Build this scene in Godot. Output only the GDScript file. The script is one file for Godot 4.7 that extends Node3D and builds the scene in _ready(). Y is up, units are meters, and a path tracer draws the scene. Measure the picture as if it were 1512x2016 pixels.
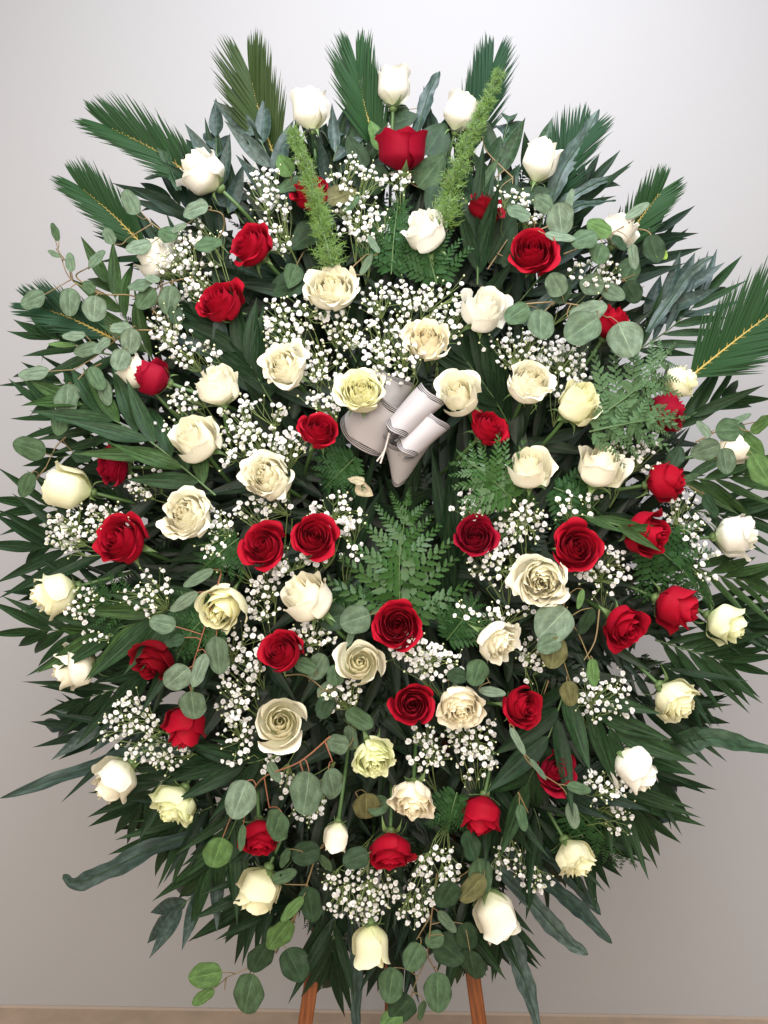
extends Node3D
# A standing funeral spray of roses on an easel in front of a white wall. Units are metres.

const EYE := Vector3(0.0, 1.15, 1.1)
const MM := 0.000644          # metres per grid step at one metre from the eye

var rng := RandomNumberGenerator.new()
var used := {}
var mats := {}

# ---------------------------------------------------------------- places
# the survey grid of the arrangement: column, row (down) and the true depth z of the point
func at(c: float, r: float, z: float) -> Vector3:
	var k := (EYE.z - z) * MM
	return Vector3((c - 756.0) * k, EYE.y - (r - 1008.0) * k, z)

# front surface of the domed arrangement
func dome(c: float, r: float) -> float:
	var q := Vector2((c - 756.0) / 720.0, (r - 1030.0) / 880.0).length_squared()
	return 0.02 + 0.105 * maxf(0.0, 1.0 - q)

func rf(a: float, b: float) -> float:
	return rng.randf_range(a, b)

# ---------------------------------------------------------------- objects
func numbered(called: String) -> String:
	var n: int = used.get(called, 0)
	used[called] = n + 1
	return called if n == 0 else "%s_%03d" % [called, n]

func thing(called: String, label: String, category: String, where: Vector3, group := "") -> Node3D:
	var o := Node3D.new()
	o.name = numbered(called)
	add_child(o, true)
	o.position = where
	tag(o, label, category, group)
	return o

func tag(o: Node, label: String, category: String, group := "") -> void:
	o.set_meta("label", label)
	o.set_meta("category", category)
	if group != "":
		o.set_meta("group", group)

func part(called: String, mesh: Mesh, mat: Material, parent: Node, xf := Transform3D.IDENTITY) -> MeshInstance3D:
	var o := MeshInstance3D.new()
	o.mesh = mesh
	o.material_override = mat
	o.transform = xf
	if parent == self:
		o.name = numbered(called)
	else:
		var n := 0
		var key := "n_" + called
		if parent.has_meta(key):
			n = parent.get_meta(key)
		parent.set_meta(key, n + 1)
		o.name = called if n == 0 else "%s_%03d" % [called, n]
	parent.add_child(o, true)
	return o

# ---------------------------------------------------------------- mesh builder
class MB:
	var v := PackedVector3Array()
	var n := PackedVector3Array()
	var uv := PackedVector2Array()
	var c := PackedColorArray()
	var ix := PackedInt32Array()
	var tint := false

	func grid(p: PackedVector3Array, nu: int, nv: int, cols := PackedColorArray(), closed := false) -> void:
		var b := v.size()
		for j in nv:
			for i in nu:
				var a := i + j * nu
				var i0 := i - 1 if i > 0 else (nu - 2 if closed else 0)
				var i1 := i + 1 if i < nu - 1 else (1 if closed else nu - 1)
				var du := p[i1 + j * nu] - p[i0 + j * nu]
				var dv := p[i + mini(j + 1, nv - 1) * nu] - p[i + maxi(j - 1, 0) * nu]
				var m := du.cross(dv)
				v.append(p[a])
				n.append(m.normalized() if m.length_squared() > 1e-20 else Vector3.UP)
				uv.append(Vector2(float(i) / (nu - 1), float(j) / (nv - 1)))
				if cols.size() > 0:
					tint = true
					c.append(cols[a])
				else:
					c.append(Color.WHITE)
		for j in nv - 1:
			for i in nu - 1:
				var a := b + i + j * nu
				ix.append_array(PackedInt32Array([a, a + nu, a + 1, a + 1, a + nu, a + nu + 1]))

	func tube(path: PackedVector3Array, r0: float, r1: float, sides := 6) -> void:
		var p := PackedVector3Array()
		var last := path.size() - 1
		var side := Vector3.ZERO
		for j in path.size():
			var d := (path[mini(j + 1, last)] - path[maxi(j - 1, 0)]).normalized()
			if side == Vector3.ZERO:
				side = d.cross(Vector3(0.31, 0.22, 0.92)).normalized()
			side = (side - d * side.dot(d)).normalized()
			var up := d.cross(side)
			var r := lerpf(r0, r1, float(j) / last)
			for i in sides + 1:
				var a := TAU * i / sides
				p.append(path[j] + (side * cos(a) - up * sin(a)) * r)
		grid(p, sides + 1, path.size(), PackedColorArray(), true)

	func ball(at_: Vector3, r: Vector3, nu := 8, nv := 6) -> void:
		var p := PackedVector3Array()
		for j in nv:
			var b := PI * j / (nv - 1) - PI / 2
			for i in nu + 1:
				var a := TAU * i / nu
				p.append(at_ + Vector3(cos(b) * cos(a), sin(b), -cos(b) * sin(a)) * r)
		grid(p, nu + 1, nv, PackedColorArray(), true)

	func box(xf: Transform3D, s: Vector3, bevel: float) -> void:
		# a box with chamfered long edges (long axis y)
		var h := s / 2
		var prof := PackedVector2Array([Vector2(h.x - bevel, -h.z), Vector2(h.x, -h.z + bevel), Vector2(h.x, h.z - bevel), Vector2(h.x - bevel, h.z), Vector2(-h.x + bevel, h.z), Vector2(-h.x, h.z - bevel), Vector2(-h.x, -h.z + bevel), Vector2(-h.x + bevel, -h.z)])
		for i in 8:
			var a := prof[i]
			var b2 := prof[(i + 1) % 8]
			grid(PackedVector3Array([xf * Vector3(a.x, -h.y, a.y), xf * Vector3(a.x, h.y, a.y), xf * Vector3(b2.x, -h.y, b2.y), xf * Vector3(b2.x, h.y, b2.y)]), 2, 2)
		for e in [-1.0, 1.0]:
			var b := v.size()
			for i in 8:
				v.append(xf * Vector3(prof[i].x, h.y * e, prof[i].y))
				n.append(xf.basis * Vector3(0, e, 0))
				uv.append(Vector2.ZERO)
				c.append(Color.WHITE)
			for i in 6:
				ix.append_array(PackedInt32Array([b, b + i + 2, b + i + 1] if e < 0 else [b, b + i + 1, b + i + 2]))

	func mesh() -> ArrayMesh:
		var a := []
		a.resize(Mesh.ARRAY_MAX)
		a[Mesh.ARRAY_VERTEX] = v
		a[Mesh.ARRAY_NORMAL] = n
		a[Mesh.ARRAY_TEX_UV] = uv
		if tint:
			a[Mesh.ARRAY_COLOR] = c
		a[Mesh.ARRAY_INDEX] = ix
		var m := ArrayMesh.new()
		m.add_surface_from_arrays(Mesh.PRIMITIVE_TRIANGLES, a)
		return m

func curve3(pts: PackedVector3Array, steps: int) -> PackedVector3Array:
	# Catmull-Rom through the points
	var out := PackedVector3Array()
	var n := pts.size()
	for s in steps + 1:
		var t := float(s) / steps * (n - 1)
		var i := mini(int(t), n - 2)
		var f := t - i
		out.append(pts[i].cubic_interpolate(pts[i + 1], pts[maxi(i - 1, 0)], pts[mini(i + 2, n - 1)], f))
	return out

# ---------------------------------------------------------------- materials
func mat(key: String, lin: Color, rough: float, opt := {}) -> StandardMaterial3D:
	if mats.has(key):
		return mats[key]
	var m := StandardMaterial3D.new()
	m.resource_name = key
	m.albedo_color = Color(lin.r, lin.g, lin.b).linear_to_srgb()
	m.roughness = rough
	m.metallic_specular = opt.get("spec", 0.5)
	m.cull_mode = BaseMaterial3D.CULL_DISABLED
	if opt.has("back"):
		m.backlight_enabled = true
		m.backlight = Color(opt.back, opt.back, opt.back).linear_to_srgb()
	if opt.has("tint"):
		m.vertex_color_use_as_albedo = true
	if opt.has("tex"):
		m.albedo_texture = opt.tex
	if opt.has("sheen"):
		m.rim_enabled = true
		m.rim = opt.sheen
		m.rim_tint = 0.7
	if opt.has("bump"):
		m.heightmap_enabled = true
		m.heightmap_texture = opt.bump
		m.heightmap_scale = opt.get("deep", 0.05)
	if opt.has("tri"):
		m.uv1_triplanar = true
		m.uv1_world_triplanar = true
		m.uv1_scale = Vector3.ONE * opt.tri
	mats[key] = m
	return m

func paint(w: int, h: int, f: Callable) -> ImageTexture:
	var im := Image.create(w, h, false, Image.FORMAT_RGB8)
	for y in h:
		for x in w:
			im.set_pixel(x, y, f.call(float(x) / (w - 1), float(y) / (h - 1)))
	return ImageTexture.create_from_image(im)

func noise_tex(freq: float, seed_: int, lo: float, hi: float, size := 512) -> NoiseTexture2D:
	var fn := FastNoiseLite.new()
	fn.seed = seed_
	fn.frequency = freq
	fn.fractal_octaves = 5
	var t := NoiseTexture2D.new()
	t.width = size
	t.height = size
	t.seamless = true
	t.noise = fn
	var g := Gradient.new()
	g.set_color(0, Color(lo, lo, lo))
	g.set_color(1, Color(hi, hi, hi))
	t.color_ramp = g
	return t

var fast := FastNoiseLite.new()

func make_materials() -> void:
	fast.seed = 5
	fast.frequency = 0.9
	# leaf surfaces: veins and mottling only
	var palm_tex := paint(96, 192, func(u: float, v: float) -> Color:
		var d := absf(u - 0.5) * 2.0
		var g := 0.70 + 0.10 * sin(u * 75.0) * sin(u * 31.0) + 0.14 * fast.get_noise_2d(u * 6.0, v * 1.5) * 2.0
		g += 0.12 * fast.get_noise_2d(u * 3.0 + 40.0, v * 9.0)
		if d < 0.05:
			g += 0.2
		return Color(clampf(g, 0, 1), clampf(g, 0, 1), clampf(g * 0.96, 0, 1)))
	var euc_tex := paint(128, 128, func(u: float, v: float) -> Color:
		var d := absf(u - 0.5) * 2.0
		var g := 0.78 + 0.16 * fast.get_noise_2d(u * 4.0, v * 4.0) + 0.08 * fast.get_noise_2d(u * 22.0, v * 22.0)
		var vein := absf(sin((v * 1.0 - d * 0.45) * 26.0))
		if vein < 0.16:
			g += 0.06
		if d < 0.035 * (1.25 - v):
			g += 0.24
		if d > 0.94:
			g -= 0.1
		return Color(clampf(g * 1.0, 0, 1), clampf(g, 0, 1), clampf(g * 0.99, 0, 1)))
	var strap_tex := paint(96, 256, func(u: float, v: float) -> Color:
		var d := absf(u - 0.5) * 2.0
		var g := 0.70 + 0.24 * fast.get_noise_2d(u * 3.0, v * 9.0) + 0.1 * fast.get_noise_2d(u * 26.0, v * 70.0)
		if absf(sin((v * 4.0 - d * 0.5) * 24.0)) < 0.2:
			g += 0.07
		if d < 0.05:
			g += 0.18
		return Color(clampf(g, 0, 1), clampf(g, 0, 1), clampf(g, 0, 1)))
	var o := {"tex": palm_tex, "spec": 0.26, "back": 0.14}
	mat("palm0", Color(0.038, 0.092, 0.038), 0.5, o)
	mat("palm1", Color(0.027, 0.067, 0.031), 0.5, o)
	mat("palm2", Color(0.066, 0.14, 0.046), 0.5, o)
	mat("palm3", Color(0.021, 0.051, 0.029), 0.5, o)
	o = {"tex": euc_tex, "spec": 0.25, "back": 0.15}
	mat("euc0", Color(0.235, 0.325, 0.225), 0.6, o)
	mat("euc1", Color(0.165, 0.245, 0.155), 0.6, o)
	mat("euc2", Color(0.105, 0.185, 0.095), 0.55, o)
	mat("euc3", Color(0.14, 0.26, 0.085), 0.55, o)
	mat("euc4", Color(0.19, 0.185, 0.08), 0.55, o)
	mat("euc5", Color(0.046, 0.09, 0.046), 0.5, o)
	mat("euc6", Color(0.75, 0.66, 0.46), 0.6, o)
	mat("euc7", Color(0.34, 0.52, 0.09), 0.55, o)
	o = {"tex": strap_tex, "spec": 0.35, "back": 0.1}
	mat("blue0", Color(0.135, 0.2, 0.175), 0.42, o)
	mat("blue1", Color(0.078, 0.132, 0.112), 0.42, o)
	mat("blue2", Color(0.066, 0.14, 0.07), 0.45, o)
	o = {"spec": 0.22, "back": 0.1}
	mat("sago0", Color(0.017, 0.054, 0.017), 0.45, o)
	mat("sago1", Color(0.028, 0.052, 0.013), 0.45, o)
	mat("sago2", Color(0.014, 0.047, 0.021), 0.45, o)
	mat("fern0", Color(0.031, 0.086, 0.018), 0.40, {"spec": 0.4, "back": 0.12})
	mat("fern1", Color(0.024, 0.068, 0.02), 0.45, o)
	mat("fern2", Color(0.062, 0.118, 0.05), 0.45, o)
	mat("foxtail", Color(0.115, 0.225, 0.026), 0.5, {"back": 0.3})
	mat("fill", Color(1, 1, 1), 0.5, {"tint": 1, "tex": palm_tex, "spec": 0.4})
	# stems
	mat("stem_gold", Color(0.42, 0.30, 0.06), 0.5)
	mat("stem_green", Color(0.07, 0.13, 0.04), 0.5)
	mat("stem_rose", Color(0.075, 0.15, 0.045), 0.45)
	mat("stem_tan", Color(0.22, 0.155, 0.07), 0.55)
	mat("stem_red", Color(0.26, 0.10, 0.05), 0.55)
	mat("stem_gyp", Color(0.22, 0.30, 0.10), 0.55)
	mat("sepal", Color(0.14, 0.23, 0.075), 0.5, {"back": 0.2})
	mat("blossom", Color(0.95, 0.945, 0.935), 0.7, {"back": 0.3, "spec": 0.3})
	mat("bud", Color(0.66, 0.70, 0.42), 0.6)
	# petals
	var vein := paint(64, 64, func(u: float, v: float) -> Color:
		var g := 0.985 + 0.02 * sin(u * 60.0 + 5.0 * fast.get_noise_2d(u * 3.0, v * 3.0)) * fast.get_noise_2d(u * 9.0, v * 2.0) * 2.0 + 0.012 * fast.get_noise_2d(u * 30.0, v * 30.0)
		return Color(clampf(g, 0, 1), clampf(g, 0, 1), clampf(g, 0, 1)))
	o = {"tint": 1, "back": 0.5, "spec": 0.25, "tex": vein}
	mat("white", Color(0.975, 0.955, 0.88), 0.6, o)
	mat("cream", Color(0.98, 0.945, 0.8), 0.6, o)
	mat("yellow", Color(0.965, 0.95, 0.68), 0.6, o)
	mat("green", Color(0.91, 0.945, 0.62), 0.6, o)
	mat("peach", Color(0.98, 0.915, 0.74), 0.6, o)
	o = {"tint": 1, "back": 0.4, "spec": 0.22, "tex": vein, "sheen": 0.25}
	mat("red", Color(0.42, 0.005, 0.022), 0.6, o)
	mat("crimson", Color(0.34, 0.005, 0.026), 0.6, o)
	mat("dark", Color(0.24, 0.004, 0.012), 0.6, o)

# ---------------------------------------------------------------- leaves
# a leaf blade from the origin along +Y, facing +Z; half-width 1 at its widest, length 1
func blade(shape: String, fold: float, bend: float, wave: float, seed_: int, nu := 5, nv := 12) -> ArrayMesh:
	var p := PackedVector3Array()
	var ph := seed_ * 1.7
	for j in nv:
		var v := 0.5 - 0.5 * cos(PI * j / (nv - 1)) if shape == "round" else float(j) / (nv - 1)
		var w := 0.0
		match shape:
			"lance":
				w = pow(sin(PI * pow(v, 0.66)), 1.05)
			"needle":
				w = minf(1.0, v * 8.0 + 0.5) * pow(1.0 - v, 0.45)
			"round":
				w = sqrt(maxf(0.0, 1.0 - pow(absf(2.0 * v - 1.0), 2.1))) * (1.08 - 0.22 * v)
			"ovate":
				w = pow(sin(PI * pow(v, 0.62)), 0.75)
			"strap":
				w = minf(1.0, v * 3.0 + 0.3) * pow(maxf(0.0, 1.0 - pow(v, 3.5)), 0.8) * (1.0 + 0.13 * sin(v * 17.0 + ph) + 0.06 * sin(v * 41.0 + ph))
		w = maxf(w, 0.012)
		for i in nu:
			var u := -1.0 + 2.0 * i / (nu - 1)
			var au := absf(u)
			var x := u * w * (1.0 + (0.05 * sin(v * 9.0 + ph + u) if shape == "round" else 0.0))
			var z := fold * au * w + wave * sin(v * 11.0 + ph + (2.0 if u > 0 else 0.0)) * au * au * w
			p.append(Vector3(x, v, z))
	# bend the length back (towards -Z) as it goes; widths are scaled later, so the bend is in length units
	for j in nv:
		var v := 0.5 - 0.5 * cos(PI * j / (nv - 1)) if shape == "round" else float(j) / (nv - 1)
		for i in nu:
			var q := p[i + j * nu]
			p[i + j * nu] = Vector3(q.x, v - 0.12 * absf(bend) * v * v, q.z - bend * v * v * 4.0)
	var b := MB.new()
	b.grid(p, nu, nv)
	return b.mesh()

var blades := {}
func leaf_mesh(shape: String, n: int) -> ArrayMesh:
	var key := shape + str(n)
	if not blades.has(key):
		var r := RandomNumberGenerator.new()
		r.seed = n * 97 + shape.length()
		match shape:
			"lance": blades[key] = blade("lance", 0.35, r.randf_range(-0.6, 1.4), 0.12, n, 5, 12)
			"round": blades[key] = blade("round", r.randf_range(-0.12, 0.2), r.randf_range(-0.06, 0.1), 0.1, n, 9, 20)
			"ovate": blades[key] = blade("ovate", r.randf_range(0.05, 0.3), r.randf_range(-0.1, 0.2), 0.08, n, 9, 16)
			"strap": blades[key] = blade("strap", 0.2, r.randf_range(-0.5, 0.9), 0.35, n, 7, 40)
	return blades[key]

# frame with Y along dir and Z as near to face as can be, scaled to half-width w and length l
func frame(o: Vector3, dir: Vector3, face: Vector3, w: float, l: float) -> Transform3D:
	var y := dir.normalized()
	var z := (face - y * face.dot(y)).normalized()
	var x := y.cross(z)
	return Transform3D(Basis(x * w, y * l, z * w), o)

func turned(d: Vector3, axis: Vector3, deg: float) -> Vector3:
	return d.rotated(axis.normalized(), deg_to_rad(deg))

# ---------------------------------------------------------------- feather palm fronds and lobed fronds
# from c0,r0 (base) to c1,r1 (tip of the midrib): pairs of leaflets len long, half-width wid (grid steps)
func palm(c0: float, r0: float, c1: float, r1: float, pairs: int, leng: float, wid: float, dz: float, tone: String, label: String, opt := {}) -> void:
	var called: String = opt.get("called", "palm_frond")
	var pname: String = opt.get("piece", "leaflet")
	var shape: String = opt.get("shape", "lance")
	var spread: float = opt.get("spread", 52.0)
	var close_: float = opt.get("close", 15.0)
	if dz < -0.006 and called == "palm_frond":
		# the lower half tapers: fronds there stay shorter
		var stay := 0.64 if r1 > 1330.0 else (0.86 if r1 > 640.0 else 0.92)
		c1 = lerpf(c0, c1, stay)
		r1 = lerpf(r0, r1, stay)
		wid *= 0.80
		leng *= 1.16
	var z0 := dome(c0, r0) + dz - 0.035
	var z1: float = dome(c1, r1) + dz + opt.get("lift", -0.01)
	var a := at(c0, r0, z0)
	var b := at(c1, r1, z1)
	var k := (EYE.z - z0) * MM
	var o := thing(called, label, opt.get("category", "palm frond"), a, opt.get("group", "feather palm fronds around the arrangement"))
	var side := (b - a).cross(Vector3(0, 0, 1)).normalized()
	var sag: float = opt.get("sag", rf(-0.06, 0.06))
	var mid := (b - a) * 0.5 + side * (b - a).length() * sag + Vector3(0, 0, 0.012)
	var path := curve3(PackedVector3Array([Vector3.ZERO, mid, b - a]), 12)
	var st := MB.new()
	st.tube(path, 0.0015, 0.0006, 5)
	part("midrib", st.mesh(), mat(opt.get("rib", "stem_green"), Color.WHITE, 0.5), o)
	var face := Vector3(rf(-0.25, 0.25), rf(0.0, 0.35), 1.0).normalized()
	var from: float = opt.get("from", 0.12)
	for i in pairs * 2 + 1:
		var s := 0.0 if i == pairs * 2 else (1.0 if i % 2 == 0 else -1.0)
		var t := 1.0 if s == 0.0 else from + (1.0 - from) * (float(i / 2) + (0.3 if s > 0 else 0.0)) / pairs
		var f := minf(t, 1.0) * 12.0
		var q := path[int(f)].lerp(path[mini(int(f) + 1, 12)], f - int(f))
		var d := (path[mini(int(f) + 1, 12)] - path[maxi(mini(int(f), 11) - 1, 0)]).normalized()
		var ang := lerpf(spread, close_, pow(t, 1.3)) * s + rf(-5, 5)
		var dir := turned(d, face, ang) + face * rf(-0.22, 0.12)
		var size := leng * (0.78 + 0.26 * sin(PI * clampf(0.15 + t * 0.75, 0, 1))) * rf(0.88, 1.1)
		var xf := frame(q, dir, (face + side * rf(-0.4, 0.4)).normalized(), wid * k * rf(0.85, 1.12), size * k)
		var tn := tone
		if rng.randf() < 0.35:
			tn = opt.get("tone2", tone)
		part(pname, leaf_mesh(shape, rng.randi() % 8), mats[tn], o, xf)

func lobed(c0: float, r0: float, c1: float, r1: float, pairs: int, leng: float, wid: float, dz: float, tone: String, label: String, opt := {}) -> void:
	var q := {"called": "lobed_fern_frond", "piece": "lobe", "shape": "lance", "spread": 34.0, "close": 10.0, "category": "fern frond", "group": "blue-green lobed fern fronds", "from": 0.0, "tone2": "blue1"}
	q.merge(opt, true)
	palm(c0, r0, c1, r1, pairs, leng, wid, dz, tone, label, q)

# one long wavy strap leaf through the given grid points
func strap(pts: Array, wid: float, dz: float, dz1: float, tone: String, label: String) -> void:
	var w := PackedVector3Array()
	for i in pts.size():
		var z: float = dome(pts[i][0], pts[i][1]) + lerpf(dz, dz1, float(i) / (pts.size() - 1))
		w.append(at(pts[i][0], pts[i][1], z))
	var path := curve3(w, 40)
	var o := thing("strap_leaf", label, "strap leaf", w[0], "long wavy blue-green strap leaves")
	var p := PackedVector3Array()
	var rib := PackedVector3Array()
	var ph := rf(0, 6)
	var k := (EYE.z - w[0].z) * MM * wid * 0.84
	var face0 := Vector3(rf(-0.2, 0.2), rf(0.1, 0.5), 1).normalized()
	for j in 41:
		var v := j / 40.0
		var d := (path[mini(j + 1, 40)] - path[maxi(j - 1, 0)]).normalized()
		var face := turned(face0, d, 22.0 * sin(v * 6.0 + ph))
		var s := d.cross(face).normalized()
		var n := s.cross(d)
		var hw := k * minf(1.0, 0.5 + v * 2.5) * pow(maxf(0.0, 1.0 - pow(v, 4.0)), 0.75)
		for i in 7:
			var u := -1.0 + i / 3.0
			var e := 1.0 + 0.13 * sin(v * 19.0 + ph + (1.3 if u > 0 else 0.0)) + 0.05 * sin(v * 47.0 + ph * 2.0 + u)
			p.append(path[j] - w[0] + s * u * maxf(hw, 0.0004) * e + n * hw * (0.22 * absf(u) + 0.2 * u * u * sin(v * 15.0 + ph + 2.2 * signf(u))))
		rib.append(path[j] - w[0] + n * 0.0006)
	var b := MB.new()
	b.grid(p, 7, 41)
	part("leaf_blade", b.mesh(), mats[tone], o)
	var rb := MB.new()
	rb.tube(rib, 0.0013, 0.0004, 5)
	part("midrib", rb.mesh(), mats["blue2"], o)

# ---------------------------------------------------------------- sago palm
func sago(c0: float, r0: float, c1: float, r1: float, pairs: int, leng: float, dz: float, lift: float, tone: String, label: String, opt := {}) -> void:
	var z0 := dome(c0, r0) + dz
	var a := at(c0, r0, z0)
	var b := at(c1, r1, z0 + lift)
	var k := (EYE.z - z0) * MM
	var o := thing("sago_palm_frond", label, "palm frond", a, "stiff sago palm fronds round the top")
	var ax := (b - a)
	var side := ax.cross(Vector3(0, 0, 1)).normalized()
	var bow: float = opt.get("bow", 0.03)
	var path := curve3(PackedVector3Array([Vector3.ZERO, ax * 0.5 + side * ax.length() * bow + Vector3(0, 0, 0.008), ax]), 24)
	var st := MB.new()
	st.tube(path, 0.0021, 0.0006, 6)
	part("midrib", st.mesh(), mats["stem_gold"], o)
	var face := Vector3(opt.get("yaw", rf(-0.2, 0.2)), opt.get("tip", 0.1), 1.0).normalized()
	var mb := MB.new()
	for s in [-1.0, 1.0]:
		for i in pairs:
			var t: float = opt.get("from", 0.02) + (1.0 - opt.get("from", 0.02)) * (i + (0.5 if s > 0 else 0.0)) / pairs
			t = minf(t, 0.999)
			var f := t * 24.0
			var q := path[int(f)].lerp(path[int(f) + 1], f - int(f))
			var d := (path[mini(int(f) + 1, 24)] - path[maxi(int(f) - 1, 0)]).normalized()
			var ang := lerpf(opt.get("spread", 40.0), opt.get("close", 16.0), t) + rf(-2.5, 2.5)
			var dir := (turned(d, face, ang * s) + face * (0.28 + rf(-0.08, 0.08))).normalized()
			var l: float = leng * k * (0.28 + 0.72 * sin(PI * (0.25 + t * 0.66))) * rf(0.84, 1.0)
			if opt.has("cut"):
				l *= lerpf(1.0, opt.cut, t)
			var w := 2.35 * k * rf(0.8, 1.15)
			var across := dir.cross(face).normalized()
			var n := across.cross(dir)
			var p := PackedVector3Array()
			var curl := rf(0.02, 0.12)
			for j in 5:
				var v := j / 4.0
				var hw: float = w * [0.7, 1.0, 0.95, 0.7, 0.05][j]
				var c := q + dir * l * v - n * l * curl * v * v
				p.append(c - across * hw)
				p.append(c + n * hw * 0.5)
				p.append(c + across * hw)
			mb.grid(p, 3, 5)
	var lf := part("leaflets", mb.mesh(), mats[tone], o)
	lf.set_meta("kind", "stuff")
	# pale leaflet bases along the rib
	var nb := MB.new()
	for i in 34:
		var f := lerpf(1.0, 22.0, i / 33.0)
		var q := path[int(f)]
		q = q.lerp(path[int(f) + 1], f - int(f))
		var d := (path[int(f) + 1] - path[int(f)]).normalized()
		var s := 1.0 if i % 2 == 0 else -1.0
		var e := q + (turned(d, face, 42.0 * s) * 0.008 + face * 0.003)
		nb.tube(PackedVector3Array([q + face * 0.001, e]), 0.0008, 0.0003, 4)
	var ks := part("leaflet_bases", nb.mesh(), mats["stem_gold"], o)
	ks.set_meta("kind", "stuff")

# ---------------------------------------------------------------- leather fern
var pinnae := []
func pinna_mesh(n: int) -> ArrayMesh:
	if pinnae.is_empty():
		for m in 4:
			var r := RandomNumberGenerator.new()
			r.seed = 300 + m
			var b := MB.new()
			var rib := PackedVector3Array()
			for j in 6:
				rib.append(Vector3(0.015 * sin(j * 1.1 + m), j / 5.0, -0.05 * j * j / 25.0))
			b.tube(rib, 0.008, 0.003, 4)
			var count := 9
			for i in count:
				for s in [-1.0, 1.0]:
					var t := (i + (0.45 if s > 0 else 0.0)) / count
					var f := t * 5.0
					var q := rib[int(f)].lerp(rib[mini(int(f) + 1, 5)], f - int(f))
					var l := 0.25 * (1.0 - 0.82 * t) * r.randf_range(0.9, 1.1) + 0.03
					var an: float = (58.0 - 22.0 * t) * s + r.randf_range(-6, 6)
					var dir := Vector3(0, 1, 0).rotated(Vector3(0, 0, 1), deg_to_rad(-an)) + Vector3(0, 0, r.randf_range(-0.3, 0.1))
					dir = dir.normalized()
					var face := Vector3(r.randf_range(-0.6, 0.6), r.randf_range(-0.6, 0.6), 1)
					var ac := dir.cross(face).normalized()
					var nn := ac.cross(dir)
					var p := PackedVector3Array()
					for j in 7:
						var v := j / 6.0
						var hw: float = l * 0.21 * [0.35, 0.95, 0.95, 0.95, 0.68, 0.5, 0.02][j] * (1.18 if j % 2 == 1 else 0.9)
						var c := q + dir * l * v - nn * l * 0.12 * v * v
						p.append(c - ac * hw)
						p.append(c + nn * hw * -0.2)
						p.append(c + ac * hw)
					b.grid(p, 3, 7)
			pinnae.append(b.mesh())
	return pinnae[n % 4]

func fern(c0: float, r0: float, c1: float, r1: float, pairs: int, wide: float, dz: float, lift: float, tone: String, label: String, opt := {}) -> void:
	var z0 := dome(c0, r0) + dz
	var a := at(c0, r0, z0)
	var b := at(c1, r1, dome(c1, r1) + dz + lift)
	var k := (EYE.z - z0) * MM
	var o := thing("leather_fern_frond", label, "fern frond", a, "leather fern fronds among the roses")
	var ax := b - a
	var side := ax.cross(Vector3(0, 0, 1)).normalized()
	var path := curve3(PackedVector3Array([Vector3.ZERO, ax * 0.5 + side * ax.length() * rf(-0.05, 0.05) + Vector3(0, 0, 0.01), ax]), 12)
	var st := MB.new()
	st.tube(path, 0.0012, 0.0004, 5)
	part("midrib", st.mesh(), mats["stem_green"], o)
	var face := Vector3(rf(-0.2, 0.2), 0.15, 1).normalized()
	for i in pairs * 2 + 1:
		var s := 0.0 if i == pairs * 2 else (1.0 if i % 2 == 0 else -1.0)
		var t := 0.93 if s == 0.0 else 0.06 + 0.86 * (float(i / 2) + (0.35 if s > 0 else 0.0)) / pairs
		var f := t * 12.0
		var q := path[int(f)].lerp(path[mini(int(f) + 1, 12)], f - int(f))
		var d := (path[mini(int(f) + 1, 12)] - path[maxi(int(f) - 1, 0)]).normalized()
		var ang := lerpf(opt.get("spread", 64.0), 34.0, t) * s + rf(-4, 4)
		var dir := turned(d, face, ang) + face * rf(-0.2, 0.05)
		var l: float = wide * k * pow(maxf(0.0, 1.0 - t), 0.75) * rf(0.93, 1.07) + ax.length() * 0.1
		var xf := frame(q, dir, (face + Vector3(rf(-0.25, 0.25), rf(-0.25, 0.25), 0)).normalized(), l, l)
		part("pinna", pinna_mesh(rng.randi()), mats[tone], o, xf)

# ---------------------------------------------------------------- foxtail plume
func foxtail(pts: Array, w0: float, w1: float, dz: float, label: String) -> void:
	var w := PackedVector3Array()
	for q in pts:
		w.append(at(q[0], q[1], 0.02 + dz + dome(q[0], q[1])))
	var path := curve3(w, 60)
	var o := thing("foxtail_fern_plume", label, "fern plume", w[0], "bright green foxtail plumes near the top")
	for i in path.size():
		path[i] -= w[0]
	var st := MB.new()
	st.tube(path, 0.0022, 0.0008, 5)
	part("stem", st.mesh(), mats["stem_green"], o)
	var mb := MB.new()
	for i in 430:
		var t := pow(rng.randf(), 0.85)
		var f := t * 59.0
		var q := path[int(f)]
		var d := (path[int(f) + 1] - path[int(f)]).normalized()
		var r := lerpf(w0, w1, t) * (EYE.z - w[0].z) * MM
		var sd := d.cross(Vector3(0.2, 0.1, 1)).normalized().rotated(d, rf(0, TAU))
		var tw := (sd * rf(0.75, 1.0) + d * rf(0.3, 0.9)).normalized()
		var l := r * rf(0.55, 1.15)
		mb.tube(PackedVector3Array([q, q + tw * l]), 0.0004, 0.0002, 3)
		for j in 13:
			var s := q + tw * l * (0.25 + 0.75 * j / 12.0)
			var nd := (tw * rf(0.2, 0.9) + Vector3(rf(-1, 1), rf(-1, 1), rf(-1, 1))).normalized()
			var nl := rf(0.004, 0.0075)
			var x := nd.cross(Vector3(rf(-1, 1), rf(-1, 1), 1)).normalized() * 0.00042
			mb.grid(PackedVector3Array([s - x, s + x, s + nd * nl - x * 0.2, s + nd * nl + x * 0.2]), 2, 2)
	part("needles", mb.mesh(), mats["foxtail"], o).set_meta("kind", "stuff")

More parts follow.
